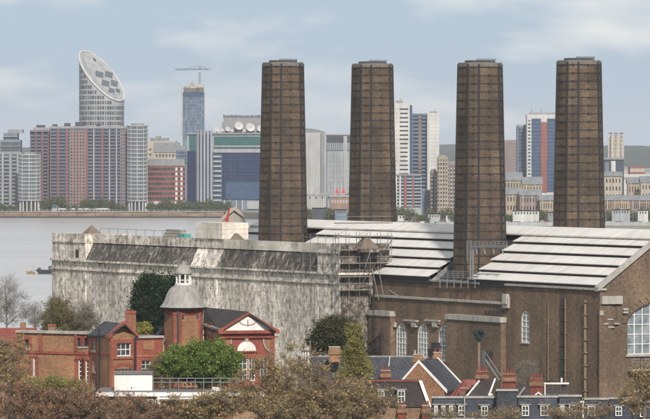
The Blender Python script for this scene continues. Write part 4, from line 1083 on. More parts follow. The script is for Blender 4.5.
for j in range(21): m.box(B.u(427), B.u(439.2), -.05, .02, B.z(116+j*3.8), B.z(116+j*3.8)+.16, B.fr)
m.build('joints', 'f_palegrey', B.t, kind='stuff')
B = Far('low_flats', 'low flats with white, red and blue stripes below the white towers', 'building', 393, 421.5, 175, 3020, 14, 'f_palegrey')
for a, b, mt in ((394, 397, 'f_white'), (404, 406.4, 'f_red'), (412.5, 414, 'f_red'), (399.3, 401, 'f_white')): B.strip(a, b, 176, 207, mt, 'pier', .6)
for a, b in ((397.2, 399.2), (401.2, 403.8), (406.6, 412.2), (414.3, 421)): balcony_col(B, a, b, 176, 206, 9, 'g_blue', 'f_palegrey')
B.strip(393, 421.5, 174, 175.6, 'f_grey', 'parapet', .8)
B = Far('low_flats', 'grey glazed block between striped flats and stepped beige flats', 'building', 421, 433, 190, 3050, 12, 'f_bluegrey'); B.grid(422, 432, 191, 207, 5, 5, 'g_sky', .75, .65)
for a, b, y, lab, mt in ((430.5, 438, 171, 'stepped beige flats by the river, lowest step', 'f_pink'), (437.5, 448, 157, 'stepped beige flats by the river, tallest step', 'f_beige'), (447, 462, 163.5, 'stepped beige flats by the river, step half behind the chimney', 'f_pink')):
    B = Far('stepped_flats', lab, 'building', a, b, y, 3000+random.random()*30, 16, mt, group='stepped flats')
    n = max(2, int((b-a)/2.6)); 
    for i in range(n):
        xa = a+(b-a)*(i+.15)/n; balcony_col(B, xa, xa+(b-a)/n*.5, y+2, 208, int((208-y)/4), 'g_grey', 'f_white' if i % 2 else 'f_cream')
    B.cap(a+1, b-2, y-2, y, 'f_grey')

# --- between the third and fourth chimney
B = Far('slab_flats', 'distant pink slab of flats left of the blue tower', 'building', 498, 517, 140, 4300, 16, 'f_pink'); B.grid(504, 516.5, 142, 180, 6, 12, 'f_mauve', .6, .5)
B = Far('blue_tower', 'narrow dark blue glass tower with grey edge', 'tower', 517.2, 528, 126, 3420, 18, 'f_bluegrey')
B.grid(518.5, 527.5, 128, 186, 4, 17, 'g_blue', .85, .75); B.cap(518, 527, 124.4, 126, 'f_palegrey', 'parapet', .2, 16)
B = Far('red_striped_tower', 'blue glass tower with white frame and red vertical stripe', 'tower', 527, 560, 114.5, 3400, 20, 'f_white')
B.grid(527.8, 530.8, 119, 190, 1, 20, 'g_grey', .8, .5); B.strip(531.5, 541, 118.5, 192, 'g_blue', 'glazing', .3); B.strip(541, 547, 122, 192, 'f_red', 'red_stripe', .8); B.strip(547, 559.5, 118.5, 192, 'g_blue', 'glazing', .3)
B.slabs(531.5, 541, 119, 191, 20, 'f_bluegrey', .3, .5, 'spandrels'); B.slabs(547, 559.5, 119, 191, 20, 'f_bluegrey', .3, .5, 'spandrels')
B.cap(530, 558, 112.6, 114.5, 'f_grey'); B.cap(531.8, 532.2, 109, 113, 'f_dark', 'aerial', 6, 6.5); B.cap(541, 541.4, 108.4, 113, 'f_dark', 'aerial', 6, 6.5)
def flats(label, x0, x1, ye, yr, D, nx, nz, body='f_sand', group='beige pitched roof flats', yb=None, dep=13):
    B = Far('pitched_flats', label, 'building', x0, x1, ye, D, dep, body, group=group)
    m = MB(); gable_roof(m, 0, B.W, 0, dep, B.zt, PZ(yr, D), B.fr, .6, .3, 'x'); m.build('roof', 'f_roofgrey', B.t)
    yb_ = 146+(CAM_Z-FZ)*F_PX/D
    B.grid(x0+.6, x1-.6, ye+.8, yb_-1, nx, nz, 'g_dark', .42, .5)
    for i in range(1, nx, 3): B.strip(x0+(x1-x0)*i/nx-.5, x0+(x1-x0)*i/nx+.5, ye+.3, yb_, 'f_cream', 'bay_strip', .6)
    return B
flats('beige flats with grey roof below blue tower, rear row left', 498, 522, 180, 172.5, 3060, 8, 4)
flats('beige flats with grey roof below blue tower, rear row right', 523, 542, 184, 177.5, 3040, 6, 4)
flats('beige flats with grey roof, front row beside third chimney', 500, 519, 194, 188, 2900, 6, 3, 'f_beige', dep=11)
flats('beige flats with grey roof, front row middle', 520, 541, 195, 189.5, 2890, 7, 3, 'f_pink', dep=11)
flats('orange brick terrace with grey roof left of last chimney', 540, 560, 200, 195.5, 2880, 8, 2, 'f_beige', dep=9)
# --- right of the last chimney
D = 4200; k = D/F_PX; cx, cy, r = PX(616.5, D), D+7, 7.5*k
t = thing('round_flats', 'sunlit cream round tower of flats near right edge', 'tower', (cx, cy, FZ))
MB().lathe((cx, cy), [(r, FZ-.3), (r, PZ(137, D))], 24).build('wall', 'f_cream', t)
m = MB()
for j in range(16):
    for i in range(24):
        a = (i+.5)*math.pi/12; f2 = Fr(cx+r*math.cos(a), cy+r*math.sin(a), a)
        if i % 3 != 1: m.box(-.1, .07, -.45, .45, FZ+6+j*3.1, FZ+7.6+j*3.1, f2)
m.build('windows', 'f_brown', t, kind='stuff')
for j in range(8):
    a = j*math.pi/4+.2; MB().tube((cx+r*math.cos(a), cy+r*math.sin(a), FZ), (cx+r*math.cos(a), cy+r*math.sin(a), PZ(136, D)), .7, .7, 6).build('pier', 'f_white', t)
MB().lathe((cx, cy), [(r*.7, PZ(137, D)), (r*.7, PZ(135, D))], 16).build('roof_plant', 'f_white', t)
B = Far('gated_block', 'navy topped white block below the round cream tower', 'building', 598, 624, 158.5, 3350, 14, 'f_dark')
B.strip(611, 615.5, 161, 174, 'f_white', 'white_panel', .6); B.strip(598, 624, 157.4, 159.6, 'f_grey', 'parapet', .7); B.strip(605, 609, 162, 178, 'f_bluegrey', 'panel', .4); B.grid(617, 623, 162, 178, 3, 4, 'g_blue', .7, .6)
flats('beige flats with balconies right of last chimney', 598, 622, 176, 172, 3100, 7, 5, 'f_cream')
flats('pale brown flats with pitched roof at right edge', 628, 640, 183, 178.5, 3080, 4, 3, 'f_beige'); flats('beige gabled flats cut by the right edge', 641, 658, 182, 176.5, 3060, 5, 4, 'f_cream')
B = Far('white_hall', 'long white flat roofed hall behind the flats at right', 'building', 622, 660, 174.5, 3600, 40, 'f_white'); B.strip(622, 660, 177, 179.5, 'f_grey', 'window_band', .2)
B = Far('red_roof_shed', 'low shed with red roof far behind at right', 'building', 630, 645, 166.5, 4600, 30, 'f_red'); B.strip(630, 645, 168.5, 172, 'f_cream', 'wall_panel', .3)
for i, (a, b) in enumerate(((598, 612), (612.4, 630), (630.4, 660))):
    flats('orange brick terrace below the flats, %s of three' % ('left', 'middle', 'right')[i], a, b, 200, 195.8, 2860+i*6, int((b-a)/2.2), 2, ('f_brown', 'f_sand', 'f_pink')[i], 'orange terraces', dep=9)
# low riverside: sheds, wall, vans, lamp posts, all small
t = thing('riverside_fence', 'pale grey fence wall along the far bank behind the station roof', 'fence', (PX(480, 2755), 2755, FZ))
x = 60.0
while x < 190: MB().box(x+.05, x+4.95, 2754.8, 2755.2, FZ-.2, FZ+1.9).build('fence_panel', 'f_palegrey', t); x += 5
for i, (xx, w, y, D, mt, lab) in enumerate(((312, 14, 208, 2800, 'f_dark', 'low dark shed behind station roof between first chimneys'), (335, 12, 209.5, 2790, 'f_bluegrey', 'low blue grey shed below brown depot'), (398, 16, 214.5, 2790, 'f_white', 'long white portable hut by second chimney'),
        (428, 12, 213.5, 2800, 'f_palegrey', 'pale hut below the glazed block'), (446, 12, 214.5, 2790, 'f_white', 'white hut beside the third chimney'), (513, 26, 210.5, 2780, 'f_white', 'long white flat shed in front of beige flats'), (548, 8, 212, 2790, 'f_grey', 'small grey shed left of last chimney'), (612, 18, 209.5, 2790, 'f_steel', 'low steel shed right of last chimney'), (638, 10, 210, 2790, 'f_white', 'small white shed near right edge'))):
    B = Far('shed', lab, 'shed', xx, xx+w, y, D, 9, mt); B.slabs(xx-.4, xx+w+.4, y, y, 1, 'f_white', .3, .6, 'roof_edge'); B.grid(xx+1, xx+w-1, y+1.2, y+4, max(2, int(w/3)), 1, 'f_dark', .5, .8)
# street lamps on the far bank, right
for x in (606, 620, 633, 643, 551, 535, 415, 441):
    t = thing('street_lamp', 'slim grey street lamp on the far bank', 'street lamp', (PX(x, 2770), 2770, FZ), 0, 'far bank street lamps')
    MB().tube((PX(x, 2770), 2770, FZ), (PX(x, 2770), 2770, FZ+8.5), .16, .1, 5).build('post', 'steel_grey', t); MB().box(PX(x, 2770)-.1, PX(x, 2770)+1.6, 2769.8, 2770.2, FZ+8.4, FZ+8.6).build('lantern', 'steel_grey', t)
# parked vans
vancols = ('f_white', 'f_dark', 'f_palegrey', 'f_bluegrey', 'f_red')
for i in range(34):
    x = (306+i*4.4 if i < 10 else 397+(i-10)*5.2 if i < 20 else 507+(i-20)*10.2)+random.uniform(-.8, .8); D = 2764+random.uniform(0, 12)
    if 555 < x < 602: continue
    nm = ('white', 'dark', 'silver', 'blue', 'red')[i % 5]; X = PX(x, D)
    t = thing('parked_van', '%s van parked on the far bank behind the station roof' % nm, 'van', (X, D, FZ), 0, 'vans parked on the far bank')
    MB().xz([(X-2.2, FZ+.4), (X+2.2, FZ+.4), (X+2.2, FZ+1.1), (X+1.3, FZ+2.1), (X-2.2, FZ+2.1)], D-.9, D+.9).build('body', vancols[i % 5], t)
    MB().box(X+.2, X+1.3, D-.93, D-.9, FZ+1.25, FZ+1.9).build('side_window', 'g_dark', t)
    for dx in (-1.4, 1.4):
        q = [(X+dx+.38*math.cos(a), FZ+.38+.38*math.sin(a)) for a in [j*math.pi/4 for j in range(8)]]; MB().xz(q, D-.92, D-.7).build('wheel', 'f_dark', t)
# far roofs that read as one mass
m = MB(); m2 = MB(); random.seed(31)
for i in range(1500):
    Y = 3750+3800*random.random()**1.4; X = random.uniform(-.075, .085)*Y; w, d, h = random.uniform(8, 26), random.uniform(8, 14), random.uniform(4, 9)*(1.6 if random.random() < .1 else 1)
    f2 = Fr(X, Y, random.uniform(-.5, .5)); (m if i % 3 else m2).box(-w/2, w/2, -d/2, d/2, FZ, FZ+h, f2)
    if i % 2: m2.yz([(-d/2, FZ+h), (d/2, FZ+h), (0, FZ+h+d*.3)], -w/2, w/2, f2)
tag(m.build('distant_houses', 'f_cream'), 'far-off mass of pale house walls stretching to the hills', 'houses', kind='stuff')
tag(m2.build('distant_roofs', 'f_roofgrey'), 'far-off mass of dark roofs stretching to the hills', 'roofs', kind='stuff')

# --- trees of the far bank: three shared meshes, copied
def far_proto(seed, h, r):
    global rng
    rng = np.random.default_rng(seed); n = 26
    c = rng.normal(size=(n,3)); c /= np.linalg.norm(c, axis=1, keepdims=True); c = c*rng.random((n,1))**.4*np.array([r, r, h*.36])+np.array([0, 0, h*.6])
    C = np.repeat(c, 40, 0)+rng.normal(size=(n*40,3))*r*.22
    V, Fq = leaf_quads(C, .95)
    me = bpy.data.meshes.new('crown'); me.from_pydata(V.tolist(), [], Fq.tolist()); me.materials.append(MATS['leaf_far'])
    m = MB(); m.tube((0, 0, -.3), (0, 0, h*.6), .3, .12, 6)
    for q in c[:7]: m.tube((0, 0, h*.35), tuple(q), .14, .05, 4)
    mt = bpy.data.meshes.new('trunk'); mt.from_pydata(m.v, [], m.f); mt.materials.append(MATS['bark'])
    return me, mt
protos = [far_proto(3, 11, 4.2), far_proto(5, 8, 3.6), far_proto(9, 6, 3.8)]
def far_tree(x, Y, p, s, label, group):
    t = thing('tree', label, 'tree', (PX(x, Y), Y, FZ), random.uniform(0, 6.28), group); t.scale = (s, s, s)
    for nm, me in zip(('crown', 'trunk'), protos[p]):
        o = bpy.data.objects.new(nm, me); col.objects.link(o); o.parent = t
random.seed(5)
for x in (44, 50, 55, 60, 84, 89, 93, 98, 104, 111): far_tree(x, 3338+random.random()*4, random.choice((0, 0, 1)), random.uniform(.75, 1.05), 'round tree on the far bank before the red flats', 'trees before the red flats')
for x in range(149, 232, 4): far_tree(x+random.uniform(-1.5, 1.5), 3338+random.random()*6, random.choice((1, 2, 2)), random.uniform(.65, 1.0), 'bushy tree in the green belt before the curved red block', 'green belt trees')
for x in (2, 9, 14, 118, 124, 68, 76): far_tree(x, 3338, 2, random.uniform(.5, .8), 'low shrub along the far embankment', 'embankment shrubs')
for x in list(range(306, 352, 4))+list(range(396, 458, 7)): far_tree(x+random.uniform(-2, 2), 2790+random.random()*60, random.choice((0, 1, 2)), random.uniform(.6, 1.0), 'tree among the low sheds behind the station roof', 'trees among the sheds')
for x in list(range(505, 556, 6))+list(range(606, 652, 4)): far_tree(x+random.uniform(-2, 2), 2800+random.random()*45, random.choice((0, 1, 2)), random.uniform(.6, 1.0), 'small tree before the beige flats', 'trees before beige flats')
# promenade sign
B = Far('riverside_kiosk', 'small teal and white kiosk on the far promenade', 'kiosk', 52, 57, 203.5, 3336, 3, 'f_palegrey'); B.strip(52.2, 56.8, 204, 208, 'g_green', 'sign_panel', .2); B.slabs(51.5, 57.5, 203.5, 203.5, 1, 'f_white', .3, .6, 'roof_edge')
B = Far('promenade_pergola', 'long low white pergola on the far promenade before the flats', 'pergola', 58, 110, 208.2, 3336.5, 2.5, 'f_white', ybot=209.2)
for i in range(14): MB().box(B.u(59+i*3.8), B.u(59+i*3.8)+.4, .4, .8, FZ-.1, B.zb-.3, B.fr).build('post', 'f_white', B.t)

# --- barges on the river
def barge(name, label, x0, x1, yw, hull, dy, houses):
    Y = CAM_Z*F_PX/(yw-HY); a, b = PX(x0, Y), PX(x1, Y); L = b-a
    t = thing(name, label, 'barge', ((a+b)/2, Y, 0))
    m = MB(); h = 1.3 if L > 6 else .6; w = 4.0
    m.add([(a+1.2, Y, -.4), (b-1.0, Y, -.4), (b-1.0, Y+w, -.4), (a+1.2, Y+w, -.4), (a-.4, Y-.4, h+.3), (b, Y-.4, h), (b, Y+w+.4, h), (a-.4, Y+w+.4, h+.3)], [(3,2,1,0),(4,5,6,7),(0,1,5,4),(1,2,6,5),(2,3,7,6),(3,0,4,7)])
    m.build('hull', hull, t)
    for (u0, u1, hh, mt) in houses: MB().box(a+L*u0, a+L*u1, Y+.4, Y+w-.4, h+.02, h+hh, W0).build('deckhouse', mt, t)
    MB().tube((a+L*.8, Y+2, h), (a+L*.8, Y+2, h+2.4), .1).build('mast', 'steel_grey', t)
barge('barge', 'dark moored barge beside left end of the white block', 36.5, 58, 274, 'barge_dark', 0, ((.05, .18, 1.0, 'steel_dark'), (.55, .9, 1.6, 'steel_dark')))
barge('work_boat', 'small yellow work boat moored left of the dark barge', 26.5, 35, 274, 'barge_yellow', 0, ((.35, .6, .5, 'barge_yellow'),))

# ================================================================== THE SCHOOL
YS = 620.0; SG = 6.0
sch = thing('school', 'red and yellow brick school with domed turret and white pediment', 'school', (PX(140, YS), YS, SG), 0)
def pt(x, Y): return (PX(x, Y), Y)
def zz(y, Y=YS): return PZ(y, Y)
def seg(xa, Ya, xb, Yb, ytop, wins=(), mat='stock_brick', name='wall', th=.35, z0=SG-.3, ztop=None):
    """a school wall between two plan points; wins are photo rectangles (x0,x1,y0,y1,nx,nz,arch,style)"""
    A, B = pt(xa, Ya), pt(xb, Yb); L = math.hypot(B[0]-A[0], B[1]-A[1]); ops = []; out = []
    for w in wins:
        fa = (w[0]-xa)/(xb-xa); fb = (w[1]-xa)/(xb-xa); Yw = Ya+(Yb-Ya)*(fa+fb)/2
        ops.append((fa*L, fb*L, PZ(w[3], Yw), PZ(w[2], Yw), w[6]))
    m = MB(); zt = PZ(ytop, (Ya+Yb)/2) if ztop is None else ztop
    fr, L = wall(m, A, B, z0, zt, th, ops); m.build(name, mat, sch)
    for w, o in zip(wins, ops):
        window(sch, fr, o[0], o[1], o[2], o[3], w[4], w[5], .11, .07, w[6], .16, 'white_paint' if w[7] != 'dark' else 'iron', 'pane')
        if w[7] in ('red', 'dark', 'redarch'):                # red dressings round the opening, proud of the wall
            d = .45
            for q in ((o[0]-d, o[0]-.004, o[2]-.2, o[3]+(0 if o[4] else d)), (o[1]+.004, o[1]+d, o[2]-.2, o[3]+(0 if o[4] else d))): MB().box(q[0], q[1], -.06, -.003, q[2], q[3], fr).build('dressing', 'red_brick', sch)
            MB().box(o[0]-d*.5, o[1]+d*.5, -.12, .1, o[2]-.2, o[2]-.004, fr).build('sill', 'white_stone', sch)
            if o[4]:
                r = (o[1]-o[0])/2; c = (o[0]+o[1])/2; zs_ = o[3]-r
                for j in range(8):
                    t0, t1 = math.pi*j/8, math.pi*(j+1)/8
                    q = [(c+(r+a)*math.cos(t), zs_+(r+a)*math.sin(t)) for t, a in ((t0, .02), (t1, .02), (t1, .5), (t0, .5))]
                    MB().xz(q[::-1], -.06, -.003, fr).build('arch_brick', 'red_brick', sch)
            else: MB().box(o[0]-.003, o[1]+.003, -.06, -.003, o[3]+.004, o[3]+d, fr).build('dressing', 'red_brick', sch)
    return fr, L
def band(xa, Ya, xb, Yb, y0, y1, mat='red_brick', pr=.12, name='string_course', th=.02):
    A, B = pt(xa, Ya), pt(xb, Yb); L = math.hypot(B[0]-A[0], B[1]-A[1]); Ym = (Ya+Yb)/2; fr = Fr(A[0], A[1], math.atan2(B[1]-A[1], B[0]-A[0]))
    return MB().box(-.02, L+.02, -pr, -.003 if th < .1 else th, PZ(y1, Ym), PZ(y0, Ym), fr).build(name, mat, sch)
# left wing
A0, A1 = (17, 630), (89, 624)
seg(*A0, *A1, 332.5, [(24.6, 29.2, 339.5, 347.5, 1, 2, False, 'dark'), (32.5, 35.5, 357, 376, 2, 5, True, 'red'), (77.2, 81.4, 338, 346.5, 1, 2, False, 'dark'), (83.8, 88, 338, 346.5, 1, 2, False, 'dark'),
     (78, 82, 359, 384, 1, 6, True, 'red'), (85, 89-.3, 359.5, 384, 1, 6, True, 'red')])
band(*A0, *A1, 351.2, 353.8, 'red_brick', .15); band(*A0, *A1, 330.8, 333.4, 'white_stone', .3, 'coping', .6)
band(17, 630, 20, 629.7, 333.5, 392, 'red_brick', .1, 'pilaster'); band(39.4, 628, 42, 627.8, 334, 351, 'red_brick', .1, 'pilaster'); band(75, 625, 77, 624.8, 334, 351, 'red_brick', .1, 'pilaster')
seg(17, 645, 17.01, 630, 332.5, (), 'red_brick')
MB().box(PX(18, 628), PX(88, 624), 631.5, 645, zz(340, 628), zz(336, 628)).build('flat_roof', 'roof_felt', sch)
# middle gabled pavilion: side wall and gable front
fr, L = seg(89, 624, 110.5, 613, 336.5, [(92.4, 96, 339, 350.5, 1, 3, False, 'red'), (92.6, 95.8, 358, 371.5, 1, 3, False, 'red'), (92.6, 95.8, 377, 388, 1, 3, False, 'red')])
Gx0, Gx1, GY = 110.5, 135.5, 613.0
zE = PZ(336.5, GY); xA, zA = PX(125.0, GY), PZ(325.2, GY)
fr, L = seg(Gx0, GY, Gx1, GY+2, 336.5, [(117, 131.2, 343, 356, 3, 2, False, 'red'), (115.2, 132.2, 369, 376, 5, 2, False, 'plain')])
band(Gx0, GY, Gx1, GY+2, 356.8, 359.2, 'red_brick', .14); band(89, 624, Gx0, 613, 352, 354.3, 'red_brick', .1); band(Gx0, GY, Gx0+2.6, GY+.2, 337, 392, 'red_brick', .1, 'pilaster'); band(Gx1-2.4, GY+1.8, Gx1, GY+2, 337, 392, 'red_brick', .1, 'pilaster')
m = MB(); f = Fr(*pt(Gx0, GY), math.atan2(2, PX(Gx1, GY+2)-PX(Gx0, GY))); ap = L*.56
m.xz([(0, zE), (L, zE), (ap, zA)], 0, .35, f); m.build('gable', 'stock_brick', sch)
for p, q in (((-.35, zE-.25), (ap, zA+.05)), ((L+.35, zE-.25), (ap, zA+.05))):
    o = [(p[0], p[1]), (q[0], q[1]), (q[0], q[1]+.38), (p[0], p[1]+.38)]
    MB().xz(o if p[0] < q[0] else o[::-1], -.22, .5, f).build('verge', 'red_brick', sch)
# red arch above the long low window
c = L*.51
for j in range(10):
    t0, t1 = math.pi*(.12+.76*j/10), math.pi*(.12+.76*(j+1)/10); zs_ = PZ(370.6, GY)
    q = [(c+(1.15+a)*math.cos(t), zs_+(.75+a*.8)*math.sin(t)-.25) for t, a in ((t0, .1), (t1, .1), (t1, .55), (t0, .55))]
    MB().xz(q[::-1], -.07, -.003, f).build('arch_brick', 'red_brick', sch)
# its slate roof: ridge runs back from the gable apex
rb = Vector((PX(103.5, 625), 628, PZ(323.3, 625))); a = Vector((xA, GY-.1, zA)); e0 = Vector((PX(89, 624), 624, PZ(336.8, 624))); e1 = Vector((PX(Gx0, GY), GY, zE))
m = MB(); m.ext([e0+Vector((-.3,0,0)), e1+Vector((-.3,-.2,0)), a, rb], (0, .05, .18)); m.build('roof', 'slate', sch)
m = MB(); m.ext([rb, a, Vector((PX(Gx1, GY+2), GY+2, zE)), Vector((PX(128, 634), 634, zE))], (0, .05, .18)); m.build('roof', 'slate', sch)
m = MB(); m.ext([e0, rb, Vector((PX(128, 634), 634, zE))], (0, .2, 0)); m.build('rear_gable', 'stock_brick', sch)
m = MB(); Yc = 616; m.box(PX(125.3, Yc), PX(135.6, Yc), Yc, Yc+1.3, PZ(340, Yc), PZ(312.8, Yc)); cst = m.build('chimney_stack', 'brown_brick', sch)
MB().box(PX(124.8, Yc), PX(136.1, Yc), Yc-.12, Yc+1.42, PZ(313.6, Yc), PZ(311.4, Yc)).build('cap', 'red_brick', cst)
for x in (126.5, 131.5): MB().box(PX(x, Yc), PX(x+2.4, Yc), Yc-.10, Yc-.003, PZ(334, Yc), PZ(314, Yc)).build('rib', 'red_brick', cst)
for x in (128, 132.5): MB().lathe((PX(x, Yc), Yc+.6), [(.16, PZ(311.4, Yc)), (.13, PZ(309.8, Yc))], 8).build('chimney_pot', 'terracotta', cst)
# black downpipes
for x, y0, y1, Y in ((99, 329, 392, 617.8), (135.6, 335, 392, 614.4)): MB().tube((PX(x, Y), Y-.15, PZ(y1, Y)), (PX(x, Y), Y-.15, PZ(y0, Y)), .12, .12, 6).build('downpipe', 'iron', sch)
# link block between pavilion and turret
seg(136, 619, 163, 621, 337.5, [(141.5, 151, 360.5, 373, 2, 3, False, 'plain'), (156, 162, 360.5, 373, 2, 3, False, 'plain')], 'red_brick')
band(136, 619, 163, 621, 335.8, 338, 'white_stone', .25, 'coping', .5); band(143, 619.5, 153.6, 620.3, 341, 349.5, 'stock_brick', .05, 'panel'); band(136, 619, 163, 621, 355, 356.6, 'stock_brick', .06)
MB().box(PX(136, 620), PX(165, 620), 621.6, 634, zz(342), zz(339)).build('flat_roof', 'roof_felt', sch)
m = MB(); m.xz([(PX(153, 632), PZ(337, 632)), (PX(166, 632), PZ(337, 632)), (PX(163, 632), PZ(327, 632))], 630, 640); m.build('roof', 'slate', sch)
# octagonal turret with leaded bell dome and white lantern
TX, TY = PX(183.2, 621), 622.6; TR = 20.6*621/F_PX
zw, zd = PZ(309, 620), PZ(284.4, 620)
th_, td_ = 1.33, 1.90; TF = Fr(TX, TY, RZ)                     # a square with clipped corners
oc = [TF(x, y, 0)[:2] for x, y in ((th_,-td_),(td_,-th_),(td_,th_),(th_,td_),(-th_,td_),(-td_,th_),(-td_,-th_),(-th_,-td_))]
for i in range(8):
    m = MB(); p, q = oc[i], oc[(i+1) % 8]; f = Fr(*p, math.atan2(q[1]-p[1], q[0]-p[0])); l = math.hypot(q[0]-p[0], q[1]-p[1])
    MB().box(0, l, 0, .3, SG-.3, zw, f).build('turret_wall', 'stock_brick', sch)
    MB().box(-.1, l+.1, -.10, -.003, PZ(315, 620), zw+.01, f).build('frieze', 'red_brick', sch)
    MB().box(-.03, .22, -.08, -.003, SG, PZ(315, 620), f).build('quoin', 'red_brick', sch); MB().box(l-.22, l+.03, -.08, -.003, SG, PZ(315, 620), f).build('quoin', 'red_brick', sch)
    if l > 1.5:
      for u in (.24, l-.46): MB().box(u, u+.22, -.05, .1, PZ(320, 620), PZ(315.2, 620), f).build('slit', 'pane', sch); MB().box(u-.03, u+.25, -.09, -.003, PZ(320.6, 620), PZ(320, 620), f).build('slit_sill', 'white_stone', sch)
MB().tube((oc[7][0]-.25, oc[7][1]-.1, SG), (oc[7][0]-.25, oc[7][1]-.1, zw), .13, .13, 6).build('downpipe', 'steel_dark', sch)
prof = [(1.13, 0), (1.11, .03), (1.02, .10), (.93, .22), (.86, .38), (.80, .55), (.71, .70), (.58, .83), (.42, .93), (.30, 1.0)]
m = MB(); m.lathe((TX, TY), [(TR*a*1.02, zw+.12+(zd-zw-.12)*b) for a, b in prof], 32); dm = m.build('dome', 'lead', sch, smooth=True)
MB().lathe((TX, TY), [(TR*1.10, zw-.12), (TR*1.17, zw+.12)], 32).build('eaves', 'iron', sch)
for i in range(16):
    a = i*math.pi/8; m = MB()
    for (r0, z0), (r1, z1) in zip(prof[1:-1], prof[2:]): m.tube((TX+TR*r0*1.02*math.cos(a), TY+TR*r0*1.02*math.sin(a), zw+.12+(zd-zw-.12)*z0), (TX+TR*r1*1.02*math.cos(a), TY+TR*r1*1.02*math.sin(a), zw+.12+(zd-zw-.12)*z1), .05, .05, 4, False)
    m.build('rib', 'lead', dm)
zl0, zl1 = zd, PZ(275, 620); lr = .86
MB().lathe((TX, TY), [(1.05, zl0-.15), (1.05, zl0+.12)], 16).build('lantern_base', 'white_paint', sch)
for i in range(8):
    a = R(-90+14+45*i); MB().tube((TX+lr*math.cos(a), TY+lr*math.sin(a), zl0), (TX+lr*math.cos(a), TY+lr*math.sin(a), zl1), .11, .11, 6).build('lantern_post', 'white_paint', sch)
    b = a+R(45); MB().tube((TX+lr*math.cos(a), TY+lr*math.sin(a), (zl0+zl1)/2-.1), (TX+lr*math.cos(b), TY+lr*math.sin(b), (zl0+zl1)/2-.1), .07, .07, 4).build('lantern_rail', 'white_paint', sch)
MB().lathe((TX, TY), [(.30, zl0), (.30, zl1)], 8).build('lantern_core', 'pane', sch)
m = MB(); m.lathe((TX, TY), [(1.0, zl1), (1.12, zl1+.08), (1.02, zl1+.3), (.8, zl1+.72), (.5, zl1+1.05), (.16, zl1+1.28), (.08, zl1+1.7)], 16); cp = m.build('lantern_cap', 'lead', sch, smooth=True)
MB().tube((TX, TY, zl1+1.6), (TX, TY, zl1+2.3), .06, .02, 6).build('finial', 'iron', cp)
# hall behind the pedimented pavilion: side wall, slate roof
HY0 = 606.0
fr, L = seg(204, 624, 222.5, HY0+.5, 333, [(208.2, 211.5, 326, 331.5, 1, 2, False, 'red')], 'stock_brick', ztop=PZ(327, 612))
band(204, 624, 222.5, HY0+.5, 326.2, 328.4, 'white_stone', .3, 'coping'); band(204, 624, 218, 611, 329, 331, 'red_brick', .1); band(204, 624, 218, 611, 336, 338, 'red_brick', .1)
# dormer-like brick parapet on the side
zr = PZ(313.2, HY0); ze_ = PZ(332.3, HY0); xr = PX(247.5, HY0); 
m = MB(); rbk = Vector((PX(203, 636), 640, PZ(308.8, 640))); m.ext([Vector((PX(203, 628), 628, PZ(331, 625))), Vector((PX(218.8, HY0), HY0+.3, ze_)), Vector((xr, HY0+.3, zr)), rbk], (.02, .05, .2)); m.build('roof', 'slate_brown', sch)
m = MB(); m.ext([rbk, Vector((xr, HY0+.3, zr)), Vector((PX(276, HY0), HY0+.3, ze_)), Vector((PX(262, 640), 640, PZ(333, 640)))], (.02, .05, .2)); m.build('roof', 'slate_brown', sch)
# pavilion front
fr, L = seg(222, HY0, 274.5, HY0+1.5, 333.6, [(238, 247.6, 358, 381, 2, 4, False, 'plain'), (248.6, 255.2, 358, 381, 2, 4, False, 'plain'), (260, 267.6, 358, 381, 2, 4, False, 'plain'), (226, 233, 358, 381, 2, 4, False, 'plain')], 'red_brick', 'front_wall')
zc_ = PZ(333.6, HY0); f = fr; um = L*.485
MB().box(-.5, L+.5, -.5, .4, zc_, zc_+.35, f).build('cornice', 'red_brick', sch); MB().box(-.35, L+.35, -.3, -.003, zc_-.55, zc_-.35, f).build('cornice', 'red_brick', sch)
MB().xz([(-.1, zc_+.35), (L+.1, zc_+.35), (um, zr-.15)], .0, .35, f).build('pediment', 'red_brick', sch)
MB().xz([(.22, zc_+.36), (L-.22, zc_+.36), (um, zr-.30)], -.1, -.004, f).build('tympanum', 'white_paint', sch)
for sg in (-1, 1):
    e = -.55 if sg < 0 else L+.55; q = [(e, zc_+.35), (um, zr+.12), (um, zr-.18), (e-sg*.5, zc_+.36)]
    MB().xz(q[::-1] if sg < 0 else q, -.45, -.003, f).build('raking_cornice', 'red_brick', sch)
# moulded swag and roundel on the tympanum
m = MB(); uc = um; zc2 = zc_+1.15
for j in range(14):
    a0, a1 = math.pi*(1+j/14), math.pi*(1+(j+1)/14); m.tube(f(uc+1.0*math.cos(a0), -.13, zc2+.35+.5*math.sin(a0)), f(uc+1.0*math.cos(a1), -.13, zc2+.35+.5*math.sin(a1)), .07, .07, 5)
m.tube(f(uc, -.12, zc2-.25), f(uc, -.12, zc2+.5), .12, .08, 6); m.build('plaster_swag', 'white_stone', sch)
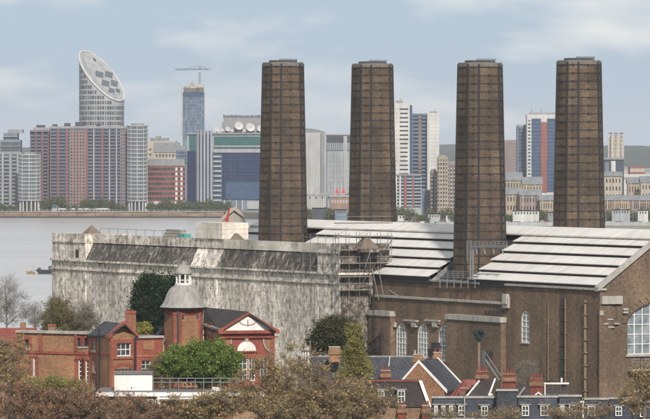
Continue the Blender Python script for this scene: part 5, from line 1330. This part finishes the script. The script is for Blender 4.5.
# white fanlight and curved scrolls
uf = (246.5-222)/52.5*L; rf = 9.6*HY0/F_PX; zf = PZ(351, HY0)
MB().xz([(uf+rf*math.cos(math.pi*j/16), zf+rf*1.0*math.sin(math.pi*j/16)) for j in range(17)], -.12, -.004, f).build('fanlight', 'white_paint', sch)
MB().box(uf-rf-.15, uf+rf+.15, -.2, -.004, zf-.2, zf-.003, f).build('fanlight_sill', 'red_brick', sch)
MB().xz([(uf-.16, zf+rf), (uf+.16, zf+rf), (uf+.26, zf+rf+.55), (uf-.26, zf+rf+.55)], -.2, -.004, f).build('keystone', 'white_stone', sch)
for sg, x in ((-1, 232.5), (1, 262)):
    m = MB(); u0 = (x-222)/52.5*L
    MB().xz([(u0+sg*.25, zc_-.75), (u0+sg*1.25, zc_-.75), (u0+sg*1.25, zc_-2.1), (u0+sg*.9, zc_-1.95), (u0+sg*.45, zc_-1.5)][::1 if sg < 0 else -1], -.06, -.004, f).build('niche', 'stock_brick', sch)
    pr = None
    for j in range(9):
        a = math.pi/2*j/8; q = (u0+sg*(1.1-.95*math.cos(a)), zc_-.7-1.45*math.sin(a))
        if pr: m.tube(f(pr[0], -.1, pr[1]), f(q[0], -.1, q[1]), .10, .10, 5)
        pr = q
    m.build('scroll', 'white_stone', sch)
for u in (.0, L-.45): MB().box(u, u+.45, -.15, -.003, SG, zc_-.56, f).build('pilaster', 'red_brick', sch)
seg(274.5, HY0+1.5, 274.6, HY0+24, 333.6, (), 'red_brick', 'side_wall')
# left roofs behind the school's first wing
t = thing('tiled_house', 'house with long red tiled roof at far left beside school', 'house', (PX(5, 650), 650, SG))
MB().box(PX(-14, 650), PX(32, 650), 650, 658, SG-.3, PZ(340, 650)).build('wall', 'brown_brick', t)
m = MB(); gable_roof(m, PX(-14, 650), PX(32, 650), 650, 658, PZ(343, 650), PZ(330.5, 650), W0, .4, .2, 'x'); m.build('roof', 'red_tile', t)
MB().box(PX(20, 654), PX(25.5, 654), 654, 655, PZ(332, 654), PZ(322.5, 654)).build('chimney_stack', 'brown_brick', t)
t = thing('brick_vent', 'squat dark brick stack on the school wing roof', 'stack', (PX(52, 633), 633, PZ(340, 633)))
MB().box(PX(48, 633), PX(55.6, 633), 633, 634, PZ(341, 633), PZ(326, 633)).build('stack', 'brown_brick', t); MB().box(PX(47.5, 633), PX(56.1, 633), 632.9, 634.1, PZ(326, 633), PZ(324.4, 633)).build('cap', 'red_brick', t)

# ================================================================== FLAT-ROOFED HALL IN FRONT
Yf = 590.0
t = thing('flat_hall', 'low flat roofed hall with white fascia and white rooftop box', 'hall', (PX(180, Yf), Yf, SG))
MB().box(PX(98, Yf), PX(268, Yf), Yf, Yf+11, SG-.3, PZ(395.5, Yf)).build('wall', 'brown_brick', t)
MB().box(PX(96, Yf), PX(270, Yf), Yf-.5, Yf+11.5, PZ(395.5, Yf), PZ(392.2, Yf)).build('roof_slab', 'roof_felt', t)
for i in range(9): MB().box(PX(96+i*19.3, Yf)+.02, PX(96+(i+1)*19.3, Yf)-.02, Yf-.58, Yf-.503, PZ(396.2, Yf), PZ(392.0, Yf)).build('fascia_board', 'white_paint', t)
MB().box(PX(113, Yf), PX(151, Yf), Yf+4, Yf+8, PZ(392.2, Yf), PZ(375.6, Yf)).build('rooftop_box', 'white_paint', t)
MB().box(PX(112.4, Yf), PX(151.6, Yf), Yf+3.8, Yf+8.2, PZ(375.6, Yf), PZ(373.8, Yf)).build('box_roof', 'roof_felt', t)
m = MB()
for i in range(11): m.tube((PX(151.5+i*8.5, Yf), Yf+6, PZ(392, Yf)), (PX(151.5+i*8.5, Yf), Yf+6, PZ(380.3, Yf)), .05)
for y in (380.6, 384.6): m.tube((PX(151.5, Yf), Yf+6, PZ(y, Yf)), (PX(238, Yf), Yf+6, PZ(y, Yf)), .05)
m.build('railing', 'steel_grey', t)
MB().xz([(PX(210.5, Yf), PZ(391.5, Yf)), (PX(220.5, Yf), PZ(391.5, Yf)), (PX(219, Yf), PZ(388.4, Yf)), (PX(212, Yf), PZ(388.0, Yf))], Yf+1, Yf+3).build('skylight', 'white_paint', t)
for x in (134, 141, 148, 155, 171, 188, 207, 226): 
    f = Fr(PX(x, Yf), Yf, 0); window(t, f, 0, .62, PZ(410, Yf), PZ(399, Yf), 1, 2, .08, .05, False, -.12)
MB().box(PX(157.5, Yf), PX(160.5, Yf), Yf-1.2, Yf-.9, PZ(412, Yf), PZ(396.3, Yf)).build('post', 'white_paint', t)
MB().box(PX(160, Yf), PX(200, Yf), Yf-1.6, Yf-.6, PZ(398.6, Yf), PZ(397, Yf)).build('canopy', 'white_paint', t)

# ================================================================== HOUSES AT THE LOWER RIGHT
def stack(parent, cx, Y, w, ytop, ybot, pots, mt='stack_brick', d=1.0, pot='terracotta', cap=None):
    a, b = PX(cx, Y)-w/2, PX(cx, Y)+w/2; zt, zb_ = PZ(ytop, Y), PZ(ybot, Y)
    s = MB().box(a, b, Y, Y+d, zb_, zt).build('chimney_stack', mt, parent)
    MB().box(a-.12, b+.12, Y-.12, Y+d+.12, zt-.75, zt-.35).build('band', 'brown_brick', s); MB().box(a-.16, b+.16, Y-.16, Y+d+.16, zt-.88, zt-.753).build('oversail', mt, s); MB().box(a-.05, b+.05, Y-.05, Y+d+.05, zt+.003, zt+.12).build('cap', cap or 'concrete', s)
    for i in range(pots):
        x = a+(i+.5)*(b-a)/pots; MB().lathe((x, Y+d/2), [(.13, zt+.12), (.11, zt+.5), (.14, zt+.55), (.12, zt+.6)], 8).build('chimney_pot', pot, s)
    return s
# house with brick gable and tall chimney
Yh = 640.0; rz = R(-17); gx0, gx1 = 396.0, 444.0; W_ = (gx1-gx0)*Yh/F_PX/math.cos(rz); Hf = Fr(PX(gx0, Yh), Yh, rz)
t = thing('gabled_house', 'orange brick gabled house with white verges and slate roof', 'house', (*pt(gx0, Yh), SG), rz)
ze1, za1, ua = PZ(390, Yh), PZ(362.5, Yh), W_*.47
MB().xz([(0, SG-.3), (W_, SG-.3), (W_, ze1), (ua, za1), (0, ze1)], 0, .4, Hf).build('gable_wall', 'orange_brick', t)
MB().box(W_-.4, W_, .4, 8.5, SG-.3, ze1, Hf).build('side_wall', 'orange_brick', t); MB().box(0, .4, .4, 8.5, SG-.3, ze1, Hf).build('side_wall', 'orange_brick', t)
MB().xz([(0, SG-.3), (W_, SG-.3), (W_, ze1), (ua, za1), (0, ze1)], 8.5, 8.9, Hf).build('rear_wall', 'orange_brick', t)
m = MB(); m.xz([(W_+.3, ze1-.25), (W_+.3, ze1-.05), (ua, za1+.22), (ua, za1)], .1, 8.7, Hf); m.build('roof', 'slate', t); m = MB(); m.xz([(-.3, ze1-.25), (ua, za1), (ua, za1+.22), (-.3, ze1-.05)], .1, 8.7, Hf); m.build('roof', 'slate', t)
for y0_, y1_ in ((-.12, .10), (8.68, 8.95)):
    MB().xz([(W_+.35, ze1-.3), (W_+.35, ze1+.12), (ua, za1+.36), (ua, za1-.02)], y0_, y1_, Hf).build('verge', 'white_paint', t); MB().xz([(-.35, ze1-.3), (ua, za1-.02), (ua, za1+.36), (-.35, ze1+.12)], y0_, y1_, Hf).build('verge', 'white_paint', t)
stack(t, 418.3, Yh+1.2, 1.25, 355, 372, 3, 'orange_brick', 1.0, 'concrete'); stack(t, 437.5, Yh+9.5, 1.0, 353, 366, 2, 'orange_brick', .9)
# white-trimmed slate range to its left
Yr = 648.0; t = thing('slate_range', 'long slate roofed range left of the orange gable', 'house', (*pt(385, Yr), SG))
a, b = PX(300, Yr), PX(414, Yr); MB().box(a, b, Yr, Yr+8, SG-.3, PZ(386, Yr)).build('wall', 'brown_brick', t)
m = MB(); gable_roof(m, a, b, Yr, Yr+8, PZ(386, Yr), PZ(358.6, Yr), W0, .3, .18, 'x'); m.build('roof', 'slate', t)
MB().box(a, b, Yr+3.85, Yr+4.15, PZ(358.6, Yr), PZ(357.0, Yr)).build('ridge_tiles', 'lead', t)
m = MB(); m.ext([Vector((PX(386.6, Yr), Yr+.1, PZ(381, Yr)+.2)), Vector((PX(388, Yr), Yr+.1, PZ(381, Yr)+.2)), Vector((PX(391, Yr), Yr+4, PZ(357.8, Yr))), Vector((PX(389.8, Yr), Yr+4, PZ(357.8, Yr)))], (0, -.12, .12)); m.build('party_verge', 'white_stone', t)
stack(t, 385.5, Yr-.4, 1.15, 371, 380, 3, 'stack_brick', .8); stack(t, 334.5, Yr-.2, 1.4, 347.5, 362, 0, 'orange_brick', 1.0, cap='white_stone')
# small white cupola on the range
Yq = 640; t2 = thing('cupola', 'small white open cupola with lead cap among the gold trees', 'cupola', (*pt(305.5, Yq), PZ(366, Yq)))
cxq = PX(305.5, Yq); MB().lathe((cxq, Yq), [(.75, PZ(368, Yq)), (.7, PZ(362, Yq))], 8).build('base', 'white_stone', t2)
for i in range(8):
    a_ = i*math.pi/4; MB().tube((cxq+.45*math.cos(a_), Yq+.45*math.sin(a_), PZ(362, Yq)), (cxq+.45*math.cos(a_), Yq+.45*math.sin(a_), PZ(350, Yq)), .08, .08, 5).build('post', 'white_paint', t2)
MB().lathe((cxq, Yq), [(.72, PZ(350.5, Yq)), (.75, PZ(349.8, Yq)), (.55, PZ(346.5, Yq)), (.12, PZ(344.4, Yq)), (.03, PZ(342, Yq))], 8).build('cap', 'lead', t2)
# dark mansard house in front
Ym = 606.0; t = thing('dormer_house', 'dark slate mansard house with white dormer windows before the orange gable', 'house', (*pt(390, Ym), SG))
a, b = PX(330, Ym), PX(428.5, Ym); MB().box(a, b, Ym, Ym+8, SG-.3, PZ(408, Ym)).build('wall', 'brown_brick', t)
zl, zh = PZ(407, Ym), PZ(382, Ym); k_ = 1.1
m = MB(); m.add([(a, Ym-.15, zl), (b, Ym-.15, zl), (b, Ym+8.1, zl), (a, Ym+8.1, zl), (a, Ym+k_, zh), (b-1.1, Ym+k_, zh), (b-1.1, Ym+6.8, zh), (a, Ym+6.8, zh)], [(3,2,1,0),(4,5,6,7),(0,1,5,4),(1,2,6,5),(2,3,7,6),(3,0,4,7)]); m.build('mansard', 'slate_brown', t)
MB().box(a, b-1.1, Ym+k_-.1, Ym+k_+.15, zh+.003, zh+.16).build('ridge_tiles', 'red_tile', t)
def dormer(parent, x0, x1, y0, y1, Y, nx=2, nz=2, roofm='lead', cheek='slate', dpt=1.3):
    a, b = PX(x0, Y), PX(x1, Y); z0, z1 = PZ(y1, Y), PZ(y0, Y)
    d = MB().box(a-.12, b+.12, Y+.14, Y+dpt, z0-.05, z1+.05).build('dormer', cheek, parent)
    MB().box(a-.22, b+.22, Y-.06, Y+dpt, z1+.055, z1+.17).build('dormer_roof', roofm, d)
    f = Fr(a, Y, 0); m = MB(); w = b-a
    for q in ((0, .1, z0, z1), (w-.1, w, z0, z1)): m.box(q[0], q[1], 0, .13, q[2], q[3], f)
    m.box(.1, w-.1, 0, .13, z0, z0+.1, f); m.box(.1, w-.1, 0, .13, z1-.1, z1, f); m.box(.1, w-.1, -.02, .10, (z0+z1)/2-.05, (z0+z1)/2+.05, f)
    for i in range(1, nx): m.box(w*i/nx-.035, w*i/nx+.035, .01, .1, z0+.1, z1-.1, f)
    m.build('window_frame', 'white_paint', d); MB().box(.1, w-.1, .11, .135, z0+.1, z1-.1, f).build('pane', 'pane', d)
for x0, x1 in ((345.5, 350), (361, 366), (378, 384.5), (397.5, 405)): dormer(t, x0, x1, 390.5, 402.5, Ym-.2, 2, 2, 'lead', 'slate_brown')
m = MB(); m.ext([Vector((b-1.15, Ym+k_-.3, zh+.1)), Vector((b-.75, Ym+k_-.3, zh+.1)), Vector((b+.35, Ym-.3, zl)), Vector((b-.05, Ym-.3, zl))], (0, -.18, .05)); m.build('verge', 'white_paint', t)
for x in (402, 426): stack(t, x, Ym-1.2, .9, 406, 419, 2, 'stack_brick', .8)
# terrace of mansards along the bottom
Yt = 580.0
def mansard(x0, x1, ylo, yhi, label, dorm, matn, Y=Yt, dep=8, cop='white_stone'):
    t = thing('mansard_house', label, 'house', (*pt((x0+x1)/2, Y), SG), 0, 'mansard terrace')
    a, b = PX(x0, Y), PX(x1, Y); zl, zh = PZ(ylo, Y), PZ(yhi, Y)
    MB().box(a, b, Y, Y+dep, SG-.3, zl).build('wall', 'brown_brick', t)
    m = MB(); m.add([(a, Y+.1, zl), (b, Y+.1, zl), (b, Y+dep, zl), (a, Y+dep, zl), (a+.1, Y+1.15, zh), (b-.1, Y+1.15, zh), (b-.1, Y+dep-1, zh), (a+.1, Y+dep-1, zh)], [(3,2,1,0),(4,5,6,7),(0,1,5,4),(1,2,6,5),(2,3,7,6),(3,0,4,7)]); m.build('mansard', matn, t)
    MB().box(a-.05, b+.05, Y+1.0, Y+1.35, zh+.003, zh+.22).build('coping', cop, t); MB().box(a, b, Y-.25, Y+.3, zl-.25, zl-.003).build('parapet', 'white_stone', t)
    n = max(1, round((x1-x0)/30))
    for i in range(1, n): MB().xz([(a+(b-a)*i/n-.08, zl), (a+(b-a)*i/n+.08, zl), (a+(b-a)*i/n+.08, zh+.2), (a+(b-a)*i/n-.08, zh+.2)], Y-.1, Y+1.4).build('party_wall', 'lead', t)
    for d in dorm: dormer(t, d[0], d[1], d[2], d[3], Y+.12, 2, 2, 'lead', matn)
    return t
mansard(432.5, 496.5, 418, 398.6, 'blue slate mansard house with five dormers, left of the terrace', [(434.2, 437.8, 405.5, 415.5), (441.6, 445.4, 405.5, 415.5), (449.2, 453, 405.5, 416), (458.4, 465.2, 405.5, 415.5), (481.2, 488, 406, 416)], 'slate_blue', 583)
mansard(496.5, 518, 430, 391.5, 'tall windowless dark slate mansard end between the dormer houses', [], 'slate', 579)
mansard(517.5, 558.5, 421, 398, 'blue slate mansard house with two dormers beside the white gable', [(521.8, 529, 405.5, 416), (540.4, 548, 405.5, 416)], 'slate_blue')
mansard(559, 582, 421, 397.2, 'dark slate mansard house with close pair of dormers', [(560.4, 564.4, 405.5, 415.5), (569.2, 577.4, 405.2, 415.5)], 'slate')
mansard(585, 609, 420, 400.2, 'blue slate mansard house with single dormer right of rusty post', [(587.6, 595.4, 406, 416.4)], 'slate_blue', 581)
mansard(609.5, 632, 421, 399.6, 'grey slate mansard house with single dormer beside gold tree', [(615.4, 622, 406.5, 416)], 'slate_blue', 581.5)
mansard(632.5, 664, 424, 403, 'grey slate mansard roof at the right edge behind gold tree', [(640, 646, 408, 417)], 'slate', 582)
t = thing('vent_post', 'white plastic vent pipe between two mansard houses', 'pipe', (*pt(583, 580), PZ(417, 580)))
MB().tube((PX(583, 580), 580, PZ(419, 580)), (PX(583, 580), 580, PZ(401, 580)), .1, .1, 6).build('pipe', 'white_paint', t); MB().box(PX(580, 580), PX(584.2, 580), 579.8, 580.2, PZ(402.6, 580), PZ(401, 580)).build('bend', 'white_paint', t)
# roofs behind the terrace
Yb = 612.0
t = thing('pink_roof_house', 'house with faded pink tiled roof behind the mansard terrace', 'house', (*pt(464, Yb), SG))
a, b = PX(451, Yb), PX(480, Yb); MB().box(a, b, Yb, Yb+7, SG-.3, PZ(399, Yb)).build('wall', 'red_brick', t)
m = MB(); m.add([(a, Yb-.2, PZ(399, Yb)), (b, Yb-.2, PZ(399, Yb)), (b, Yb+7, PZ(399, Yb)), (a, Yb+7, PZ(399, Yb)), (PX(465, Yb), Yb+2.5, PZ(380.5, Yb)), (PX(476, Yb), Yb+2.5, PZ(380.5, Yb))], [(3,2,1,0), (0,1,5,4), (1,2,5), (2,3,4,5), (3,0,4)]); m.build('roof', 'pink_tile', t)
m = MB(); m.tube((PX(450.5, Yb), Yb-.3, PZ(398.5, Yb)), (PX(465, Yb), Yb+2.4, PZ(380.2, Yb)), .12); m.build('hip_tiles', 'red_tile', t)
stack(t, 464, Yb-1.0, .9, 388.5, 394, 2, 'stack_brick', .7)
Yd = 604.0; t = thing('slate_house', 'house with dark slate roof and white verges before the red chimney stack', 'house', (*pt(482, Yd), SG), 0)
a, b = PX(466.5, Yd), PX(492, Yd); MB().box(a, b, Yd, Yd+7, SG-.3, PZ(397, Yd)).build('wall', 'brown_brick', t)
q = [Vector((a, Yd-.2, PZ(397.5, Yd))), Vector((b-.4, Yd-.2, PZ(397.5, Yd))), Vector((PX(496, Yd), Yd+3.4, PZ(381.5, Yd))), Vector((PX(480, Yd), Yd+3.4, PZ(383.5, Yd)))]
m = MB(); m.ext(q, (0, .12, .18)); m.build('roof', 'slate_brown', t); m = MB(); m.ext([q[3], q[2], Vector((b, Yd+7, PZ(397, Yd))), Vector((a, Yd+7, PZ(397, Yd)))], (0, .12, .18)); m.build('roof', 'slate_brown', t)
for i, j in ((0, 3), (1, 2)): MB().tube(q[i]+Vector((0, -.05, .15)), q[j]+Vector((0, -.05, .15)), .12, .12, 5).build('verge', 'white_paint', t)
MB().box(PX(488, Yd), PX(492.5, Yd), Yd-.6, Yd, PZ(398, Yd), PZ(393.5, Yd)).build('hopper', 'white_paint', t)
stack(t, 482, Yd+6, 1.35, 372, 388, 4, 'stack_brick', .9, 'terracotta', 'brown_brick'); 
t = thing('party_wall_stack', 'red brick chimney stack with four pots behind tall mansard end', 'chimney stack', (*pt(509, 600), PZ(398, 600)))
stack(t, 509.2, 600, 1.5, 374.5, 398, 4, 'stack_brick', .9, 'terracotta', 'brown_brick')
t = thing('party_wall_stack', 'red brick chimney stack with pots beside small white gable', 'chimney stack', (*pt(536, 598), PZ(400, 598)))
stack(t, 536.5, 598, 1.45, 379, 400, 4, 'stack_brick', .9, 'terracotta', 'brown_brick')
t = thing('low_roof', 'dark low pitched roof between the two red chimney stacks', 'roof', (*pt(520, 603), SG))
MB().box(PX(512, 603), PX(532, 603), 603, 609, SG-.3, PZ(397, 603)).build('wall', 'brown_brick', t)
m = MB(); gable_roof(m, PX(512, 603), PX(532, 603), 603, 609, PZ(399, 603), PZ(386.5, 603), W0, .25, .16, 'x'); m.build('roof', 'slate_brown', t); MB().tube((PX(517, 603), 602.9, PZ(398, 603)), (PX(525, 603), 602.9, PZ(387, 603)), .1).build('verge', 'white_stone', t)
t = thing('small_gable', 'small bright white gable dormer before the red chimney stack', 'dormer', (*pt(538.5, 590), PZ(400, 590)))
f = Fr(PX(538.5, 590), 590, 0); MB().xz([(-.55, PZ(398, 590)), (.55, PZ(398, 590)), (0, PZ(392.6, 590))], .1, 1.6, f).build('gable', 'slate', t)
for sg in (-1, 1): MB().xz([(0, PZ(391.6, 590)), (0, PZ(393.2, 590)), (sg*.62, PZ(398.4, 590)), (sg*.85, PZ(397.6, 590))][::sg], 0, .25, f).build('bargeboard', 'white_paint', t)
Yw = 600.0; t = thing('roof_terrace', 'roof terrace with white beam, posts and dark railings', 'terrace', (*pt(556, Yw), PZ(397, Yw)))
MB().box(PX(543, Yw), PX(569, Yw), Yw, Yw+3, PZ(399, Yw), PZ(395, Yw)).build('deck', 'roof_felt', t)
MB().box(PX(544, Yw), PX(569, Yw), Yw-.1, Yw+.15, PZ(384.2, Yw), PZ(382.6, Yw)).build('beam', 'white_paint', t)
for x in (545, 552.5, 560.5, 568): MB().box(PX(x, Yw)-.07, PX(x, Yw)+.07, Yw-.05, Yw+.09, PZ(395, Yw), PZ(384.2, Yw)).build('post', 'white_paint' if x < 546 else 'steel_dark', t)
for y in (387.5, 390.5, 393): MB().box(PX(544, Yw), PX(569, Yw), Yw-.03, Yw+.05, PZ(y+.9, Yw), PZ(y, Yw)).build('rail', 'steel_dark', t)
MB().tube((PX(561.8, Yw), Yw+.5, PZ(382.6, Yw)), (PX(561.8, Yw), Yw+.5, PZ(378, Yw)), .12, .12, 6).build('flue', 'white_paint', t)
t = thing('ruined_ledge', 'pale stone ledge stub on brick wall above the gold tree', 'ledge', (*pt(636, 690), PZ(394, 690)))
MB().box(PX(630, 694), PX(642, 694), 692, 694.2, PZ(393.2, 694), PZ(390, 694)).build('slab', 'white_stone', t); MB().box(PX(620.5, 694), PX(631, 694), 692.5, 694.2, PZ(399, 694), PZ(395.5, 694)).build('bracket', 'steel_dark', t)

# ================================================================== TREES NEAR THE CAMERA AND ROUND THE SCHOOL
def T(name, label, cat, px_, D, ells, leaf, dy=0, **kw):
    """ells: photo ellipses (x, y, rx, ry) at distance D; depth radius like rx"""
    k = D/F_PX; gz = ground_z(D)
    if kw.get('along'):
        ex = []
        for x, y, rx, ry in ells:
            for j in range(5):
                a = random.uniform(.15, 2.99); f = random.uniform(.85, 1.2); ex.append((x+rx*f*math.cos(a), y-ry*f*math.sin(a), rx*.28, ry*random.uniform(.3, .5)))
        ells = [(x, y, rx*.93, ry*.90) for x, y, rx, ry in ells]+ex
    if 'dens' in kw: kw['clumps'] = int(kw['clumps']*kw.pop('dens')); kw['per'] = int(kw['per']*1.15)
    bx = PX(px_, D); cr = [(PX(x, D)-bx, random.uniform(-.6, .6), PZ(y, D), rx*k, max(1.2, rx*k*.9), ry*k) for x, y, rx, ry in ells]
    return tree(name, label, cat, (bx, D, gz), cr, leaf, **kw)
random.seed(11); rng = np.random.default_rng(11)
T('yew_tree', 'dense dark evergreen tree before white wall, larger of two', 'tree', 151, 668, [(150, 306, 17, 32), (157, 300, 14, 22), (143, 315, 10, 20)], 'leaf_yew', trunk_r=.35, clumps=330, per=120, size=.30, cr=.75, twig=6, gap=.1)
T('yew_tree', 'dark evergreen tree half hidden behind the domed turret', 'tree', 172, 672, [(172, 304, 10, 27), (176, 312, 9, 22)], 'leaf_yew', trunk_r=.3, clumps=170, per=110, size=.30, cr=.7, twig=6, gap=.1)
T('round_bush', 'small bright lime bush behind the school link block', 'bush', 143, 640, [(143, 330, 7, 6)], 'leaf_lime', trunk_r=.12, clumps=40, per=80, size=.2, cr=.5, twig=4)
T('green_tree', 'broad fresh green tree before the red pediment', 'tree', 200, 600, [(200, 363, 40, 22), (218, 358, 23, 19), (182, 366, 26, 18), (228, 368, 15, 15), (168, 371, 16, 12)], 'leaf_green', trunk_r=.35, clumps=330, per=130, size=.24, cr=.52, twig=6, gap=.3)
T('olive_tree', 'olive brown budding tree left of the fresh green tree', 'tree', 160, 599, [(160, 372, 11, 15), (152, 378, 9, 11)], 'leaf_olive', trunk_r=.2, clumps=90, per=45, size=.16, cr=.55, twig=22, twig_l=.7)
T('pine_tree', 'dark pine with ragged crown before white block', 'tree', 332, 660, [(332, 333, 18, 17), (322, 343, 13, 14), (347, 330, 10, 12), (352, 345, 13, 13)], 'leaf_pine', trunk_r=.35, clumps=260, per=80, size=.28, cr=.65, twig=14, gap=.45, limbs=14)
T('pointed_tree', 'yellow green pointed tree between pine and slate roofs', 'tree', 356, 628, [(355, 366, 15, 26), (353, 341, 8, 20), (358, 330, 4, 10), (363, 374, 11, 17), (346, 378, 10, 16)], 'leaf_lime', trunk_r=.25, clumps=230, per=56, size=.19, cr=.5, twig=22, gap=.55)
T('olive_tree', 'yellow olive tree behind school wing, nearest the bare tree', 'tree', 58, 664, [(57, 314, 13, 18), (66, 320, 9, 13), (49, 322, 8, 12)], 'leaf_olive', trunk_r=.25, clumps=150, per=38, size=.2, cr=.65, twig=24, twig_l=.9)
T('olive_tree', 'thin olive grey tree behind school wing beside slate roof', 'tree', 83, 664, [(84, 318, 11, 15), (76, 324, 9, 10), (92, 323, 8, 10)], 'leaf_olive', bark='bark_grey', trunk_r=.22, clumps=130, per=14, size=.17, cr=.7, twig=30, twig_l=.9)
T('bare_tree', 'bare grey tree against the river at left edge', 'tree', 8, 672, [(6, 300, 13, 28), (18, 308, 15, 20), (-6, 305, 12, 26)], 'leaf_olive', bark='bark_grey', trunk_r=.32, clumps=110, per=2, size=.13, cr=.9, twig=20, twig_l=1.5, twig_r=.012, limbs=18)
T('bare_tree', 'small bare grey tree between river and olive tree', 'tree', 35, 670, [(35, 316, 9, 14)], 'leaf_olive', bark='bark_grey', trunk_r=.18, clumps=50, per=3, size=.13, cr=.7, twig=18, twig_l=1.1, twig_r=.011)
gold = dict(trunk_r=.42, size=.17, cr=.5, twig=20, twig_l=.85, limbs=18, along=True, gap=.6, twig_r=.016, dens=.5)
T('gold_tree', 'gold budding tree at left edge before the school wing', 'tree', 8, 560, [(6, 366, 17, 30), (16, 378, 13, 22), (-4, 380, 16, 30)], 'leaf_gold', clumps=260, per=46, **gold)
T('gold_tree', 'tall gold budding tree right of pediment, left of the big group', 'tree', 262, 500, [(262, 397, 30, 22), (284, 385, 20, 20), (243, 404, 20, 13), (275, 411, 34, 20), (270, 372, 7, 13), (256, 378, 6, 12), (289, 364, 7, 14)], 'leaf_gold', clumps=520, per=40, **gold)
T('gold_tree', 'tallest gold budding tree below the white block', 'tree', 312, 492, [(308, 394, 30, 24), (296, 376, 12, 16), (332, 402, 30, 19), (305, 413, 42, 18), (303, 360, 6, 15), (318, 368, 6, 14), (330, 376, 6, 13)], 'leaf_gold', clumps=540, per=38, **gold)
T('gold_tree', 'gold budding tree before the dark dormer house', 'tree', 366, 506, [(362, 408, 30, 16), (352, 396, 13, 13), (384, 412, 20, 12), (342, 412, 24, 14), (370, 390, 6, 10)], 'leaf_gold', clumps=330, per=30, **gold)
T('gold_tree', 'low gold budding tree before the flat hall', 'tree', 205, 500, [(205, 414, 32, 15), (226, 409, 20, 14), (180, 416, 24, 13)], 'leaf_gold', clumps=330, per=40, **gold)
T('gold_tree', 'brown budding tree below the white fascia', 'tree', 150, 500, [(150, 417, 28, 13), (125, 415, 22, 14)], 'leaf_red', clumps=260, per=34, **gold)
T('red_shrub', 'red brown budding shrub at bottom left corner', 'shrub', 25, 470, [(20, 410, 26, 18), (46, 414, 24, 16), (-2, 408, 18, 18)], 'leaf_red', clumps=330, per=34, **gold)
T('red_shrub', 'red brown budding shrub below the middle school pavilion', 'shrub', 88, 470, [(82, 408, 24, 17), (106, 412, 20, 15), (64, 414, 22, 16)], 'leaf_red', clumps=330, per=34, **gold)
T('lime_bush', 'yellow green bush before left school wing', 'bush', 52, 520, [(36, 388, 13, 9), (56, 385, 14, 9), (75, 387, 13, 8)], 'leaf_lime', trunk_r=.15, clumps=200, per=50, size=.15, cr=.5, twig=18, twig_l=.6)
T('gold_tree', 'gold budding tree at bottom right corner', 'tree', 642, 540, [(642, 398, 15, 24), (652, 388, 14, 20), (630, 408, 11, 14)], 'leaf_gold', clumps=210, per=40, **gold)
T('gold_tree', 'thin gold budding tree before the paired dormers', 'tree', 572, 540, [(572, 416, 26, 9), (600, 413, 14, 9)], 'leaf_gold', clumps=170, per=16, **gold)
T('gold_tree', 'thin gold budding tree before five-dormer mansard', 'tree', 452, 540, [(440, 417, 20, 5), (500, 418, 24, 6)], 'leaf_gold', clumps=130, per=16, **gold)
T('bare_tree', 'grey leafless shrub against brick wall above white gable', 'shrub', 528, 676, [(527, 370, 13, 8), (518, 375, 9, 7)], 'leaf_olive', bark='bark_grey', trunk_r=.14, clumps=60, per=4, size=.15, cr=.6, twig=22, twig_l=.8)

# ================================================================== AIR
hz = MB().box(-8500, 8500, -330, 20400, -3, 150).build('haze', 'white_paint')
hm = bpy.data.materials.new('haze'); hm.use_nodes = True; hn = hm.node_tree.nodes; hn.clear()
ho = hn.new('ShaderNodeOutputMaterial'); hv = hn.new('ShaderNodeVolumePrincipled')
hv.inputs['Color'].default_value = (.86, .90, .95, 1); hv.inputs['Density'].default_value = 4.2e-5; hv.inputs['Anisotropy'].default_value = 0.0
hm.node_tree.links.new(hv.outputs[0], ho.inputs['Volume']); hz.data.materials.clear(); hz.data.materials.append(hm)
hz['kind'] = 'stuff'; hz['label'] = 'thin pale blue haze over river and city'; hz['category'] = 'haze'

# ------------------------------------------------------------------ look-alikes are told apart by their order from the left
ORD = ['first','second','third','fourth','fifth','sixth','seventh','eighth','ninth','tenth','eleventh','twelfth','thirteenth','fourteenth','fifteenth','sixteenth','seventeenth','eighteenth','nineteenth','twentieth','twenty-first','twenty-second','twenty-third','twenty-fourth']
byl = {}
for o in col.objects:
    if o.parent is None and o.get('group') and o.get('label'): byl.setdefault(o['label'], []).append(o)
for lab, os_ in byl.items():
    if len(os_) < 2: continue
    os_.sort(key=lambda o: o.location.x/o.location.y)
    for i, o in enumerate(os_): o['label'] = lab+', '+ORD[min(i, len(ORD)-1)]+' from left'
